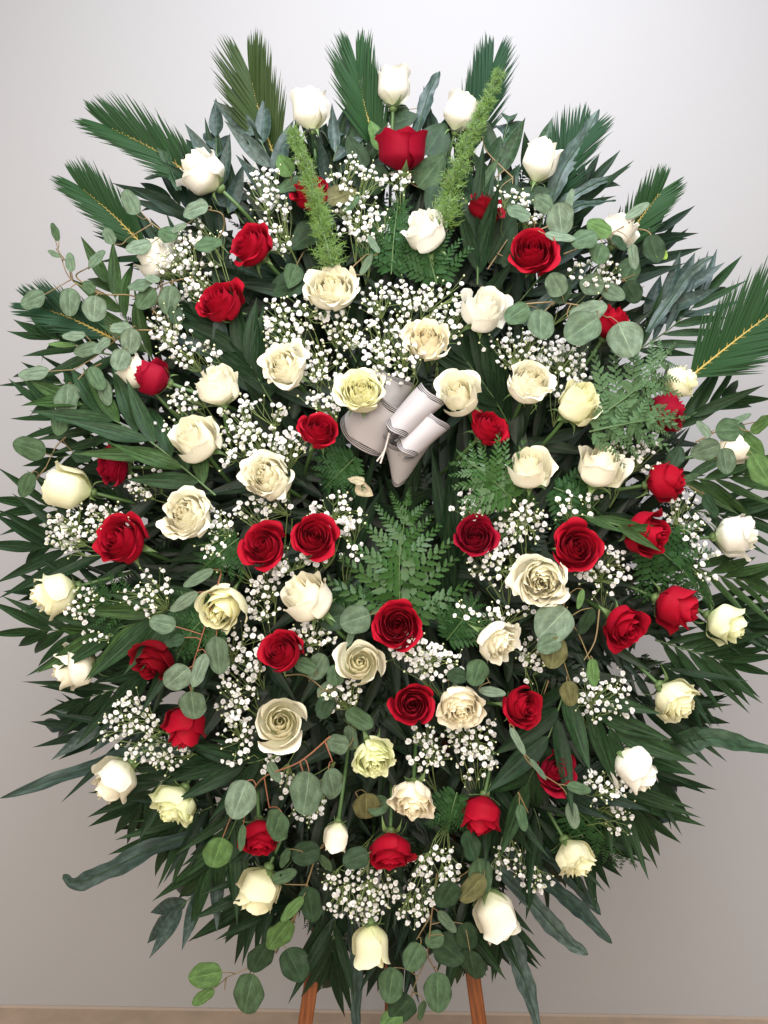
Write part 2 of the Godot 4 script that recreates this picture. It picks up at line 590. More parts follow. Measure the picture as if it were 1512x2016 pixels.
# ---------------------------------------------------------------- eucalyptus and other round-leaved branches
# stems: list of lists of grid points; leaves: [column, row, radius, direction in degrees, tone]
func branch(stems: Array, leaves: Array, dz: float, label: String, opt := {}) -> void:
	var first: Array = stems[0][0] if stems.size() > 0 else [leaves[0][0], leaves[0][1]]
	var zo := dome(first[0], first[1]) + dz
	var root := at(first[0], first[1], zo)
	var o := thing(opt.get("called", "eucalyptus_branch"), label, opt.get("category", "eucalyptus branch"), root, opt.get("group", "eucalyptus branches"))
	var all := PackedVector3Array()
	var lift: float = opt.get("lift", 0.02)
	for s in stems:
		var w := PackedVector3Array()
		for i in s.size():
			var z: float = dome(s[i][0], s[i][1]) + dz + lift * minf(1.0, i / 2.0) * rf(0.4, 1.0)
			w.append(at(s[i][0], s[i][1], z) - root)
		if w.size() < 2:
			continue
		var path := curve3(w, 8 * (w.size() - 1))
		all.append_array(path)
		var st := MB.new()
		st.tube(path, 0.0012, 0.0006, 5)
		part("stem", st.mesh(), mats[opt.get("bark", "stem_tan")], o)
	for l in leaves:
		var rad: float = l[2]
		var ang: float = deg_to_rad(l[3])
		var k := (EYE.z - zo) * MM
		var z: float = dome(l[0], l[1]) + dz + lift + rf(-0.006, 0.012)
		var c := at(l[0], l[1], z) - root
		var d := Vector3(cos(ang), sin(ang), rf(-0.25, 0.2)).normalized()
		var shape: String = opt.get("shape", "round")
		var asp: float = opt.get("aspect", rf(0.66, 0.98))
		if l.size() > 5:
			asp = l[5]
		var foot := c - d * rad * k
		var face := Vector3(rf(-0.65, 0.65), rf(-0.2, 0.7), 1).normalized()
		var lf := part("leaf", leaf_mesh(shape, rng.randi() % 10), mats["euc%d" % int(l[4])], o, frame(foot, d, face, rad * k * asp, rad * k * 2.0))
		var best := foot - d * 0.02
		var bd := 1e9
		for q in all:
			var e := q.distance_to(foot)
			if e < bd:
				bd = e
				best = q
		if bd > 0.05:
			best = foot - d * 0.03 + Vector3(0, 0, -0.02)
		var pt := MB.new()
		pt.tube(curve3(PackedVector3Array([best, best.lerp(foot, 0.5) - d * 0.004, foot]), 6), 0.0008, 0.0006, 4)
		var xf := lf.transform.affine_inverse()
		part("leaf_stalk", pt.mesh(), mats[opt.get("bark", "stem_tan")], lf, xf)

# ---------------------------------------------------------------- baby's breath
var puffs := []
func puff(n: int) -> ArrayMesh:
	if puffs.is_empty():
		for m in 6:
			var r := RandomNumberGenerator.new()
			r.seed = 40 + m
			var b := MB.new()
			for ring in 3:
				var count: int = [7, 6, 4][ring]
				for i in count:
					var a := TAU * (i + ring * 0.4) / count + r.randf_range(-0.3, 0.3)
					var tilt: float = [1.25, 0.75, 0.3][ring] + r.randf_range(-0.2, 0.2)
					var dir := Vector3(cos(a) * sin(tilt), cos(tilt), sin(a) * sin(tilt))
					var ac := dir.cross(Vector3(0, 1, 0.01)).normalized()
					var up := ac.cross(dir)
					var l := r.randf_range(0.8, 1.1)
					var p := PackedVector3Array()
					for j in 4:
						var v := j / 3.0
						var hw: float = [0.12, 0.42, 0.55, 0.28][j] * r.randf_range(0.85, 1.15)
						for e in [-1.0, 0.0, 1.0]:
							p.append(dir * l * v + ac * hw * e + up * (0.22 * v * v + r.randf_range(-0.1, 0.12) + 0.12 * absf(e)))
					b.grid(p, 3, 4)
			b.ball(Vector3(0, 0.15, 0), Vector3(0.62, 0.6, 0.62), 8, 5)
			puffs.append(b.mesh())
	return puffs[n % 6]

# cx,cy,rx,ry: where the blossoms spread; n blossoms; bx,by: foot of the spray
func gyp(cx: float, cy: float, rx: float, ry: float, n: int, bx: float, by: float, dz: float, label: String) -> void:
	n = int(n * 1.12)
	var zb := dome(bx, by) - 0.05
	var root := at(bx, by, zb)
	var o := thing("babys_breath_spray", label, "baby's breath", root, "sprays of white baby's breath")
	var st := MB.new()
	var bd := MB.new()
	var spots := []
	var tries := 0
	while spots.size() < n and tries < n * 30:
		tries += 1
		var q := Vector2(rf(-1, 1), rf(-1, 1))
		if q.length() > 1.0:
			continue
		# clumps: blossoms gather in little clusters
		if spots.size() > 4 and rng.randf() < 0.74:
			var s0: Vector3 = spots[rng.randi() % spots.size()]
			q = Vector2((s0.x - cx) / rx, (s0.y - cy) / ry) + Vector2(rf(-1, 1), rf(-1, 1)).normalized() * Vector2(14.0 / rx, 14.0 / ry) * rf(0.8, 1.3)
			if q.length() > 1.15:
				continue
		var p := Vector3(cx + q.x * rx, cy + q.y * ry, 0)
		var ok := true
		for s in spots:
			if Vector2(s.x - p.x, s.y - p.y).length() < 7.6:
				ok = false
		if ok:
			p.z = dome(p.x, p.y) + dz + 0.012 * (1.0 - q.length_squared()) + rf(-0.018, 0.014)
			spots.append(p)
	# forks: a few nodes between the foot and the blossoms
	var forks := []
	var nf := maxi(3, n / 6)
	for i in nf:
		var s: Vector3 = spots[rng.randi() % spots.size()]
		var t := rf(0.45, 0.78)
		forks.append(at(lerpf(bx, s.x, t) + rf(-8, 8), lerpf(by, s.y, t) + rf(-8, 8), lerpf(zb, s.z, t)) - root)
	for f in forks:
		st.tube(curve3(PackedVector3Array([Vector3.ZERO, f * 0.5 + Vector3(rf(-1, 1), rf(-1, 1), 0) * 0.004, f]), 5), 0.0008, 0.0005, 4)
	for s in spots:
		var p := at(s.x, s.y, s.z) - root
		var best: Vector3 = forks[0]
		for f in forks:
			if f.distance_to(p) * rf(0.8, 1.2) < best.distance_to(p):
				best = f
		var m := best.lerp(p, 0.55) + Vector3(rf(-1, 1), rf(-1, 1), rf(-1, 1)) * 0.004
		st.tube(curve3(PackedVector3Array([best, m, p]), 4), 0.0005, 0.00035, 3)
		var up := (p - m).normalized() * 0.5 + Vector3(rf(-0.6, 0.6), rf(-0.2, 0.8), 0.9)
		var r := rf(0.0027, 0.0047) * (1.0 if rng.randf() > 0.12 else 0.7)
		var y := up.normalized()
		var x := y.cross(Vector3(0.3, 0.2, 0.9)).normalized().rotated(y, rf(0, TAU))
		part("blossom", puff(rng.randi()), mats["blossom"], o, Transform3D(Basis(x, y, x.cross(y)).scaled(Vector3.ONE * r), p))
		if rng.randf() < 0.75:
			var e := p + Vector3(rf(-1, 1), rf(-1, 1), rf(-0.6, 0.8)) * 0.011
			st.tube(PackedVector3Array([m, e]), 0.00035, 0.00028, 3)
			bd.ball(e, Vector3.ONE * rf(0.0009, 0.0017), 6, 4)
	part("stems", st.mesh(), mats["stem_gyp"], o).set_meta("kind", "stuff")
	if bd.v.size() > 0:
		part("buds", bd.mesh(), mats["bud"], o).set_meta("kind", "stuff")

# ---------------------------------------------------------------- roses
func ss(a: float, b: float, x: float) -> float:
	var t := clampf((x - a) / (b - a), 0.0, 1.0)
	return t * t * (3.0 - 2.0 * t)

# one petal in units of the head's radius; t = 0 innermost .. 1 outermost
func petal(mb: MB, kind: String, k: int, t: float, hh: float, colour: String, nu: int, nv: int) -> void:
	var a0 := k * 2.39996 + rf(-0.25, 0.25)
	var hw := 0.0
	var rm := 0.0
	var hk := 0.0
	var top := 0.0
	var curl := 0.0
	var ruf := 0.0
	var drop := 0.12
	var sp := 0.09
	var belly := 0.46 if kind in ["open", "full"] else 0.36
	match kind:
		"tub":
			hw = lerpf(2.0, 1.15, pow(t, 0.6))
			rm = lerpf(0.09, 0.92, pow(t, 0.9))
			hk = rf(0.95, 1.02)
			top = lerpf(0.75, 1.06, t)
			curl = 0.03 + 0.10 * t * rf(0.5, 1.5)
			ruf = 0.03 + 0.05 * t
			drop = 0.07
			sp = 0.14
		"bud":
			hw = lerpf(2.3, 1.1, pow(t, 0.6))
			rm = lerpf(0.10, 0.90, pow(t, 0.9))
			hk = lerpf(0.98, 0.97, t) * rf(0.96, 1.02)
			top = lerpf(0.60, 1.0, t)
			curl = 0.03 + 0.30 * ss(0.55, 1.0, t) * rf(0.2, 1.2)
			ruf = 0.02 + 0.035 * t
			drop = 0.2
			sp = 0.14
		"open":
			hw = lerpf(2.2, 0.92, pow(t, 0.6)) * rf(0.9, 1.12)
			rm = lerpf(0.06, 0.86, pow(t, 0.85)) * rf(0.96, 1.04)
			hk = lerpf(0.98, 1.0, ss(0, 0.4, t)) - 0.20 * ss(0.55, 1.0, t) + rf(-0.035, 0.03)
			top = lerpf(0.60, 1.05, pow(t, 0.8)) + rf(-0.05, 0.05)
			if not colour in ["red", "crimson", "dark"]:
				hk = lerpf(1.10, 0.80, pow(t, 1.15)) + rf(-0.03, 0.03)
				top = lerpf(0.42, 1.05, pow(t, 1.1)) + rf(-0.05, 0.05)
			curl = 0.03 + 0.10 * t + 0.30 * ss(0.6, 1.0, t) * rf(0.5, 1.15)
			ruf = 0.018 + 0.045 * t
			drop = 0.2
			sp = rf(0.05, 0.16)
		"cup":
			hw = lerpf(2.0, 1.0, pow(t, 0.6)) * rf(0.9, 1.1)
			rm = lerpf(0.09, 0.90, pow(t, 0.9))
			hk = lerpf(1.08, 0.94, t) - (0.2 * rf(0.4, 1.1) if t > 0.8 else 0.0) + rf(-0.05, 0.03)
			top = lerpf(0.55, 1.08, t) + rf(-0.04, 0.06)
			curl = 0.03 + 0.26 * ss(0.5, 1.0, t) * rf(0.1, 1.3)
			ruf = 0.035 + 0.045 * t
			drop = 0.22
			sp = 0.13
		"full":
			hw = lerpf(2.1, 0.85, pow(t, 0.45)) * rf(0.8, 1.15)
			rm = lerpf(0.10, 0.86, pow(t, 0.75)) * rf(0.92, 1.08)
			hk = lerpf(1.08, 0.82, pow(t, 1.2)) + rf(-0.05, 0.04)
			top = lerpf(0.50, 1.06, t) + rf(-0.10, 0.10)
			curl = 0.06 + 0.28 * ss(0.5, 1.0, t) * rf(0.4, 1.2)
			ruf = 0.065 + 0.05 * t
			drop = 0.16
			sp = rf(-0.28, 0.28)
			a0 += rf(-0.6, 0.6)
	var point := rf(0.0, 0.05) + 0.05 * t
	var fr := rf(2.5, 6.0)
	var ph := rf(0, TAU)
	var fr2 := rf(7.0, 10.0)
	var notch := rf(-1, 1)
	var p := PackedVector3Array()
	var cols := PackedColorArray()
	var red := colour in ["red", "crimson", "dark"]
	var shade := rf(0.97, 1.0)
	var lean := Vector3(rf(-1, 1), 0, rf(-1, 1)) * (0.035 + 0.045 * t)
	for j in nv:
		var v := float(j) / (nv - 1)
		for i in nu:
			var u := -1.0 + 2.0 * i / (nu - 1)
			var au := absf(u)
			var ang := a0 + u * hw * (0.5 + 0.5 * ss(0.0, 0.5, v)) * (1.0 - 0.12 * ss(0.8, 1.0, v))
			var edge := 1.0 - drop * pow(au, 2.4) + point * pow(1.0 - au, 3.0) - 0.03 * exp(-pow((u - notch) * 6.0, 2.0))
			var x := v * edge
			var pr := lerpf(0.18, 1.0, sin(minf(x / belly, 1.0) * PI / 2)) if x < belly else lerpf(1.0, top, ss(belly, 1.0, x))
			var l := clampf((x - 0.70) / 0.30, 0.0, 1.1)
			var r := rm * pr * (1.0 + sp * u)
			r += curl * (0.42 + 0.8 * au * au) * l * l
			var y := hh * hk * pow(x, 0.92)
			y -= curl * (0.25 + 0.75 * au * au) * l * l * l * 1.1
			var wv := sin(u * fr + ph) * 0.7 + sin(u * fr2 + ph * 2.0) * 0.3
			r += ruf * wv * l
			y += ruf * 0.55 * sin(u * fr * 1.3 + ph * 1.7) * l
			p.append(Vector3(cos(ang) * r, y, sin(ang) * r) + lean * v)
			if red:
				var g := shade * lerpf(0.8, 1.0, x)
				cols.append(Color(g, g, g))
			else:
				# greenish at the foot, warm in the heart, pale at the rim
				var warm := (1.0 - t) * 0.55
				var base := 1.0 - ss(0.0, 0.35, x)
				cols.append(Color(shade * (1.0 - 0.10 * base), shade * (1.0 - 0.03 * warm - 0.03 * base), shade * (1.0 - 0.22 * warm - 0.24 * base)))
	mb.grid(p, nu, nv, cols)

# c,r: centre of the head; w its width; phi: where it points in the picture plane, theta: how far it turns away from the front
func rose(c: float, r: float, w: float, phi: float, theta: float, kind: String, colour: String, dz: float, label: String) -> void:
	var z := dome(c, r) + dz + 0.012
	var k := (EYE.z - z) * MM
	var rad := w * k * 0.55
	if kind == "bud":
		rad *= 0.93
	elif kind == "open" or kind == "full":
		rad *= 0.93
	var hh: float = {"bud": 2.0, "open": 1.4, "cup": 1.65, "full": 1.4, "tub": 1.55}[kind] * rf(0.96, 1.04)
	var f := deg_to_rad(phi)
	var th := deg_to_rad(theta)
	var y := Vector3(cos(f) * sin(th), sin(f) * sin(th), cos(th)).normalized()
	var centre := at(c, r, z)
	var foot := centre - y * hh * rad * 0.5
	var red := colour in ["red", "crimson", "dark"]
	var o := thing("red_rose" if red else "white_rose", label, "rose", foot, "red roses in the arrangement" if red else "white and cream roses in the arrangement")
	var x := y.cross(Vector3(0.13, 0.31, 0.7)).normalized()
	x = x.rotated(y, rf(0, TAU))
	o.basis = Basis(x, y, x.cross(y))
	var size := Transform3D(Basis.from_scale(Vector3.ONE * rad), Vector3.ZERO)
	var count: int = {"bud": 13, "open": 25, "cup": 17, "full": 34, "tub": 14}[kind]
	var heart: int = {"bud": 4, "open": 13, "cup": 6, "full": 19, "tub": 5}[kind]
	var hm := MB.new()
	for i in count:
		var t := float(i) / (count - 1)
		if i < heart:
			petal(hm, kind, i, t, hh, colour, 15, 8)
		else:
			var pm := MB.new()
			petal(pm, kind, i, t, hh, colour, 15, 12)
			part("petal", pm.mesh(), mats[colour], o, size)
	part("heart", hm.mesh(), mats[colour], o, size).set_meta("kind", "stuff")
	# calyx: a green cup and five sepals
	var cm := MB.new()
	cm.ball(Vector3(0, -0.06, 0), Vector3(0.24, 0.2, 0.24), 10, 6)
	for i in 5:
		var a := TAU * i / 5 + rf(-0.2, 0.2)
		var out := Vector3(cos(a), 0, sin(a))
		var sd := Vector3(-sin(a), 0, cos(a))
		var droop := rf(-0.5, 0.55)
		var p := PackedVector3Array()
		for j in 7:
			var v := j / 6.0
			var hw: float = [0.16, 0.17, 0.15, 0.12, 0.08, 0.04, 0.005][j]
			var q := out * (0.16 + 0.62 * v) + Vector3(0, 0.02 + 0.35 * v * v + (droop - 0.35) * v * v * v * 1.2, 0)
			for e in [-1.0, 0.0, 1.0]:
				p.append(q + sd * hw * e + Vector3(0, -0.04 * (1.0 - absf(e)), 0))
		cm.grid(p, 3, 7)
	part("calyx", cm.mesh(), mats["sepal"], o, size)
	var back := o.basis.inverse() * Vector3(-cos(f) * 0.3, -sin(f) * 0.3, -1)
	var st := MB.new()
	var p1 := Vector3(0, -0.045, 0)
	st.tube(curve3(PackedVector3Array([Vector3(0, -rad * 0.2, 0), p1, p1 + Vector3(0, -0.03, 0) + back * 0.04, p1 + Vector3(0, -0.04, 0) + back * 0.09]), 9), 0.0026, 0.0024, 6)
	part("stem", st.mesh(), mats["stem_rose"], o)

# ---------------------------------------------------------------- ribbon
func loop(parent: Node3D, a: Vector3, b: Vector3, ra: float, rb: float, from: float, to: float, squash: float, m: Material, called := "ribbon_loop") -> void:
	var ax := (b - a).normalized()
	var x := ax.cross(Vector3(0, 0, 1)).normalized()
	var y := x.cross(ax)
	var p := PackedVector3Array()
	for j in 19:
		var v := j / 18.0
		for i in 33:
			var u := i / 32.0
			var g := deg_to_rad(lerpf(from, to, u))
			var r := lerpf(ra, rb, v) * (1.0 + 0.05 * sin(g * 2.0 + v * 2.0)) * (1.0 + 0.02 * sin(v * 7.0 + g * 3.0))
			p.append(a.lerp(b, v) + x * cos(g) * r + y * sin(g) * r * squash + ax * 0.004 * sin(g * 2.0 + 1.0))
	var mb := MB.new()
	mb.grid(p, 33, 19)
	part(called, mb.mesh(), m, parent)

func make_ribbon() -> void:
	var tex := paint(128, 256, func(u: float, v: float) -> Color:
		var e := minf(v, 1.0 - v)
		var g := 0.98
		if e > 0.026 and e < 0.042: g = 0.09
		if e > 0.058 and e < 0.071: g = 0.12
		var band := 0.095 + 0.012 * sin(u * 22.0)
		if e > band - 0.009 * (1.0 + sin(u * 22.0)) and e < band + 0.006 and sin(u * 22.0) > -0.75: g = 0.10
		if e < 0.012: g = 0.8
		return Color(g, g * 0.985, g * 0.98))
	var m := mat("satin", Color(0.40, 0.383, 0.396), 0.36, {"tex": tex, "spec": 0.5, "back": 0.12, "sheen": 0.3})
	var z := 0.135
	var o := thing("ribbon_bow", "white satin ribbon bow with thin black edge stripes below the yellowish open rose", "ribbon bow", at(775, 855, z))
	var org := o.position
	var f := func(c: float, r: float, zz: float) -> Vector3: return at(c, r, zz) - org
	# two rolled loops slanting down to the left, one wide loop behind, the hanging tail loop
	loop(o, f.call(774, 852, z + 0.020), f.call(848, 778, z + 0.004), 0.0150, 0.0185, -60, 275, 0.8, m)
	loop(o, f.call(794, 891, z + 0.018), f.call(858, 826, z + 0.002), 0.0140, 0.0185, -70, 265, 0.8, m)
	loop(o, f.call(710, 862, z - 0.034), f.call(780, 784, z - 0.006), 0.0350, 0.0320, -30, 250, 0.8, m)
	loop(o, f.call(738, 808, z - 0.030), f.call(776, 745, z - 0.040), 0.0250, 0.0270, -30, 230, 0.6, m)
	loop(o, f.call(784, 950, z - 0.028), f.call(801, 866, z - 0.004), 0.0085, 0.0290, -80, 262, 0.8, m, "ribbon_tail")
	var tb := MB.new()
	tb.tube(curve3(PackedVector3Array([f.call(766, 852, z + 0.012), f.call(760, 878, z + 0.010), f.call(749, 912, z + 0.004)]), 8), 0.0012, 0.0012, 5)
	tb.tube(curve3(PackedVector3Array([f.call(768, 853, z + 0.012), f.call(756, 888, z + 0.004), f.call(742, 908, z)]), 8), 0.0011, 0.0011, 5)
	part("tie_string", tb.mesh(), mat("string", Color(0.7, 0.66, 0.64), 0.6), o)

# ---------------------------------------------------------------- setting and stand
func make_setting() -> void:
	var wall := MB.new()
	var yaw := deg_to_rad(1.4)
	var wz := -0.711
	var xf := Transform3D(Basis(Vector3.UP, -yaw), Vector3(0, 0, wz))
	var p := PackedVector3Array()
	for j in 2:
		for i in 2:
			p.append(xf * Vector3(-3.2 + 6.4 * i, 3.2 * j, 0))
	wall.grid(p, 2, 2)
	var back := PackedVector3Array()
	for j in 2:
		for i in 2:
			back.append(xf * Vector3(3.2 - 6.4 * i, 3.2 * j, -0.12))
	wall.grid(back, 2, 2)
	var w := part("back_wall", wall.mesh(), mat("plaster", Color(0.452, 0.447, 0.452), 0.85, {"spec": 0.25, "bump": noise_tex(0.03, 3, 0.3, 0.7), "deep": 0.05, "tri": 1.6}), self)
	w.set_meta("kind", "structure")
	var fl := MB.new()
	fl.grid(PackedVector3Array([Vector3(-3.2, 0, 3.4), Vector3(3.2, 0, 3.4), Vector3(-3.2, 0, -0.90), Vector3(3.2, 0, -0.90)]), 2, 2)
	var f := part("floor", fl.mesh(), mat("floor_stone", Color(0.56, 0.42, 0.31), 0.45, {"tex": noise_tex(0.012, 9, 0.86, 1.0), "tri": 1.3}), self)
	f.set_meta("kind", "structure")
	# pale seam where the floor meets the wall
	var sk := MB.new()
	sk.grid(PackedVector3Array([xf * Vector3(-3.2, 0.0, 0.004), xf * Vector3(3.2, 0.0, 0.004), xf * Vector3(-3.2, 0.006, 0.004), xf * Vector3(3.2, 0.006, 0.004)]), 2, 2)
	sk.grid(PackedVector3Array([xf * Vector3(-3.2, 0.006, 0.004), xf * Vector3(3.2, 0.006, 0.004), xf * Vector3(-3.2, 0.006, 0.0), xf * Vector3(3.2, 0.006, 0.0)]), 2, 2)
	var s := part("wall_joint", sk.mesh(), mat("joint", Color(0.5, 0.42, 0.36), 0.8), self)
	s.set_meta("kind", "structure")

func make_easel() -> void:
	var tex := paint(64, 256, func(u: float, v: float) -> Color:
		var g := 0.72 + 0.2 * fast.get_noise_2d(u * 22.0, v * 3.0) + 0.12 * sin(u * 40.0 + 6.0 * fast.get_noise_2d(u * 2.0, v * 2.5))
		return Color(clampf(g, 0, 1), clampf(g * 0.97, 0, 1), clampf(g * 0.92, 0, 1)))
	var m := mat("easel_wood", Color(0.33, 0.105, 0.032), 0.45, {"tex": tex, "spec": 0.5})
	var o := thing("wooden_easel", "reddish brown wooden easel whose legs show below the flowers", "easel", Vector3(0.01, 0, -0.06))
	var top := Vector3(0.012, 1.36, -0.085)
	for s in [-1.0, 1.0]:
		var foot := Vector3(0.01 + s * 0.172, 0.0, -0.05) if s > 0 else Vector3(0.01 - 0.172, 0.0, -0.05)
		var a := top + Vector3(s * 0.03, 0, 0)
		# the visible stretch passes through these two survey points
		var q0 := at(617 if s < 0 else 929, 1905, -0.055)
		var q1 := at(604 if s < 0 else 941, 1995, -0.052)
		var d := (q1 - q0) / (q0.y - q1.y)
		a = q0 - d * (1.25 - q0.y)
		foot = q0 + d * q0.y
		var y := (a - foot).normalized()
		var x := y.cross(Vector3(0, 0, 1)).normalized()
		var mb := MB.new()
		mb.box(Transform3D(Basis(x, y, x.cross(y)), (a + foot) / 2 - o.position), Vector3(0.021, (a - foot).length(), 0.016), 0.002)
		part("leg", mb.mesh(), m, o)
	var rear := MB.new()
	var ra := Vector3(0.012, 1.25, -0.10)
	var rb := Vector3(0.012, 0.0, -0.58)
	var ry := (ra - rb).normalized()
	rear.box(Transform3D(Basis(Vector3.RIGHT, ry, Vector3.RIGHT.cross(ry)), (ra + rb) / 2 - o.position), Vector3(0.021, (ra - rb).length(), 0.016), 0.002)
	part("rear_leg", rear.mesh(), m, o)
	for yy in [0.66, 1.2]:
		var bar := MB.new()
		bar.box(Transform3D(Basis(Vector3.DOWN, Vector3.RIGHT, Vector3.BACK), Vector3(0.01, yy, -0.082) - o.position), Vector3(0.024, 0.34 if yy < 1 else 0.16, 0.014), 0.002)
		part("crossbar", bar.mesh(), m, o)

# the moulded tray that holds the stems, with slots the wall shows through near the middle
func make_tray() -> void:
	var o := thing("flower_tray", "dark green slotted plastic tray behind the flowers, seen in the gaps under the ribbon", "flower tray", at(756, 1040, -0.075))
	var mb := MB.new()
	var cell := 0.008
	var r := RandomNumberGenerator.new()
	r.seed = 77
	for j in range(-56, 57):
		var run := -999
		for i in range(-46, 48):
			var q := Vector2(i * cell / 0.36, j * cell / 0.44)
			var inside := q.length() < 1.0 and i < 47
			var near := Vector2((i * cell - 0.03) / 0.13, (j * cell - 0.06) / 0.13).length() < 1.0
			var hole := near and r.randf() < 0.10
			if inside and not hole:
				if run == -999:
					run = i
			elif run != -999:
				var x0 := run * cell
				var x1 := i * cell
				var y0 := j * cell
				for zz in [0.0, -0.004]:
					mb.grid(PackedVector3Array([Vector3(x0, y0, zz), Vector3(x1, y0, zz), Vector3(x0, y0 + cell, zz), Vector3(x1, y0 + cell, zz)]), 2, 2)
				run = -999
	part("tray_plate", mb.mesh(), mat("tray", Color(0.012, 0.020, 0.014), 0.6), o)

# the dark greenery packed behind everything: nobody could count it
func make_filling() -> void:
	var kinds := [["packed_leaves", 2200], ["packed_fern", 520]]
	for kd in kinds:
		var mm := MultiMesh.new()
		mm.transform_format = MultiMesh.TRANSFORM_3D
		mm.use_colors = true
		mm.mesh = leaf_mesh("lance", 3) if kd[0] == "packed_leaves" else pinna_mesh(1)
		mm.instance_count = kd[1]
		for i in kd[1]:
			var a := rf(0, TAU)
			var q := sqrt(rng.randf())
			var c := 760.0 + cos(a) * q * 600.0
			var r := 1060.0 + sin(a) * q * 800.0
			if r > 1250.0:
				c = 760.0 + (c - 760.0) * (1.0 - 0.22 * (r - 1250.0) / 500.0)
			var mid := Vector2((c - 800) / 150.0, (r - 960) / 160.0).length()
			var z := lerpf(-0.06, dome(c, r) - 0.045, rng.randf())
			if mid < 1.0:
				z = minf(z, 0.01)
			var out := atan2(-(r - 1060.0), c - 760.0) + rf(-0.9, 0.9)
			if rng.randf() < 0.2:
				out = rf(0, TAU)
			var d := Vector3(cos(out), sin(out), rf(-0.25, 0.45)).normalized()
			var face := Vector3(rf(-0.6, 0.6), rf(-0.4, 0.7), 1)
			var edge := 1.0 - 0.45 * smoothstep(0.75, 1.0, q)
			if kd[0] == "packed_leaves":
				var l := rf(0.07, 0.13) * edge
				mm.set_instance_transform(i, frame(at(c, r, z) - d * l * 0.4, d, face, l * rf(0.07, 0.11), l))
			else:
				var l := rf(0.05, 0.09) * edge
				mm.set_instance_transform(i, frame(at(c, r, z) - d * l * 0.4, d, face, l, l))
			var g := rf(0.6, 1.25)
			mm.set_instance_color(i, Color(0.022 * g, 0.052 * g, rf(0.020, 0.028) * g))
		var o := MultiMeshInstance3D.new()
		o.multimesh = mm
		o.name = kd[0]
		o.material_override = mats["fill"]
		o.set_meta("kind", "stuff")
		tag(o, "dark green leaves packed densely behind the roses" if kd[0] == "packed_leaves" else "dark fern tips packed between the leaves behind the roses", "foliage")
		add_child(o, true)

func _ready() -> void:
	rng.seed = 20240
	# camera
	var cam := Camera3D.new()
	cam.name = "camera"
	cam.fov = 66.0
	cam.near = 0.05
	cam.far = 30.0
	cam.position = EYE
	add_child(cam)
	cam.current = true
	# air and exposure: an indoor wall, no sky
	var env := Environment.new()
	env.background_mode = Environment.BG_COLOR
	env.background_color = Color.BLACK
	env.tonemap_mode = Environment.TONE_MAPPER_LINEAR
	env.tonemap_exposure = 1.0
	env.sdfgi_enabled = true
	env.ssao_enabled = true
	env.ssil_enabled = true
	var we := WorldEnvironment.new()
	we.name = "environment"
	we.environment = env
	add_child(we)
	# a cool ceiling panel above and in front, and the soft light of the room behind the viewer
	var lamp := AreaLight3D.new()
	lamp.name = "ceiling_light"
	lamp.area_size = Vector2(1.5, 0.6)
	lamp.light_color = Color(0.93, 0.955, 1.0)
	lamp.light_energy = 5.0
	lamp.light_size = 0.5
	lamp.shadow_enabled = true
	lamp.position = Vector3(0.2, 2.75, 0.75)
	add_child(lamp)
	lamp.look_at(Vector3(0.05, 0.9, -0.35), Vector3.RIGHT)
	var room := AreaLight3D.new()
	room.name = "room_light"
	room.area_size = Vector2(2.6, 1.7)
	room.light_color = Color(1.0, 0.96, 0.91)
	room.light_energy = 7.4
	room.shadow_enabled = true
	room.position = Vector3(-0.15, 1.6, 1.7)
	add_child(room)
	room.look_at(Vector3(0, 1.1, 0), Vector3.UP)
	make_materials()
	make_setting()
	make_easel()
	make_tray()
	make_filling()
	make_ribbon()
	sagos()
	palms()
	straps()
	ferns()
	branches()
	foxtail([[655, 525], [632, 440], [610, 350], [574, 255]], 38, 15, 0.022, "bright green foxtail plume left of centre, hiding part of a red rose")
	foxtail([[878, 450], [893, 360], [930, 260], [985, 142]], 40, 13, 0.01, "bright green foxtail plume right of centre, its tip above the white rosebud")
	roses()
	sprays()

func sagos() -> void:
	sago(548, 330, 493, 150, 62, 165, -0.05, -0.01, "sago1", "olive-tinged sago palm frond standing left of the top, behind a white rosebud", {"spread": 29, "close": 11, "bow": -0.02})
	sago(752, 320, 703, 135, 62, 155, -0.055, -0.01, "sago0", "sago palm frond with yellow midrib between the two topmost white rosebuds", {"spread": 26, "close": 9, "bow": -0.03})
	sago(905, 330, 968, 138, 60, 145, -0.055, -0.01, "sago2", "sago palm frond rising behind the white rosebud and the tall foxtail plume", {"spread": 25, "close": 10, "bow": 0.02})
	sago(410, 372, 212, 250, 62, 138, -0.05, 0.0, "sago0", "sago palm frond sweeping up left beside the topmost left white rose", {"spread": 31, "close": 14, "bow": 0.03})
	sago(290, 492, 160, 370, 58, 120, -0.04, 0.0, "sago0", "sago palm frond at upper left behind the grey-green eucalyptus leaves", {"spread": 31, "close": 14, "bow": 0.02})
	sago(225, 668, 76, 604, 56, 112, -0.03, 0.0, "sago2", "lowest sago palm frond on the left edge under eucalyptus twigs", {"spread": 32, "close": 14, "bow": 0.02})
	sago(1068, 420, 1150, 268, 54, 125, -0.055, 0.0, "sago2", "sago palm frond at upper right behind the wavy blue-green leaf", {"spread": 36, "close": 16, "bow": -0.03})
	sago(1215, 500, 1300, 378, 52, 105, -0.04, 0.0, "sago0", "small sago palm frond at the right above the half hidden white rose", {"spread": 34, "close": 16, "bow": -0.02})
	sago(1355, 745, 1620, 548, 128, 165, -0.02, 0.02, "sago0", "large sago palm frond with yellow midrib running out at the right edge", {"spread": 40, "close": 18, "bow": -0.02, "tip": 0.15})

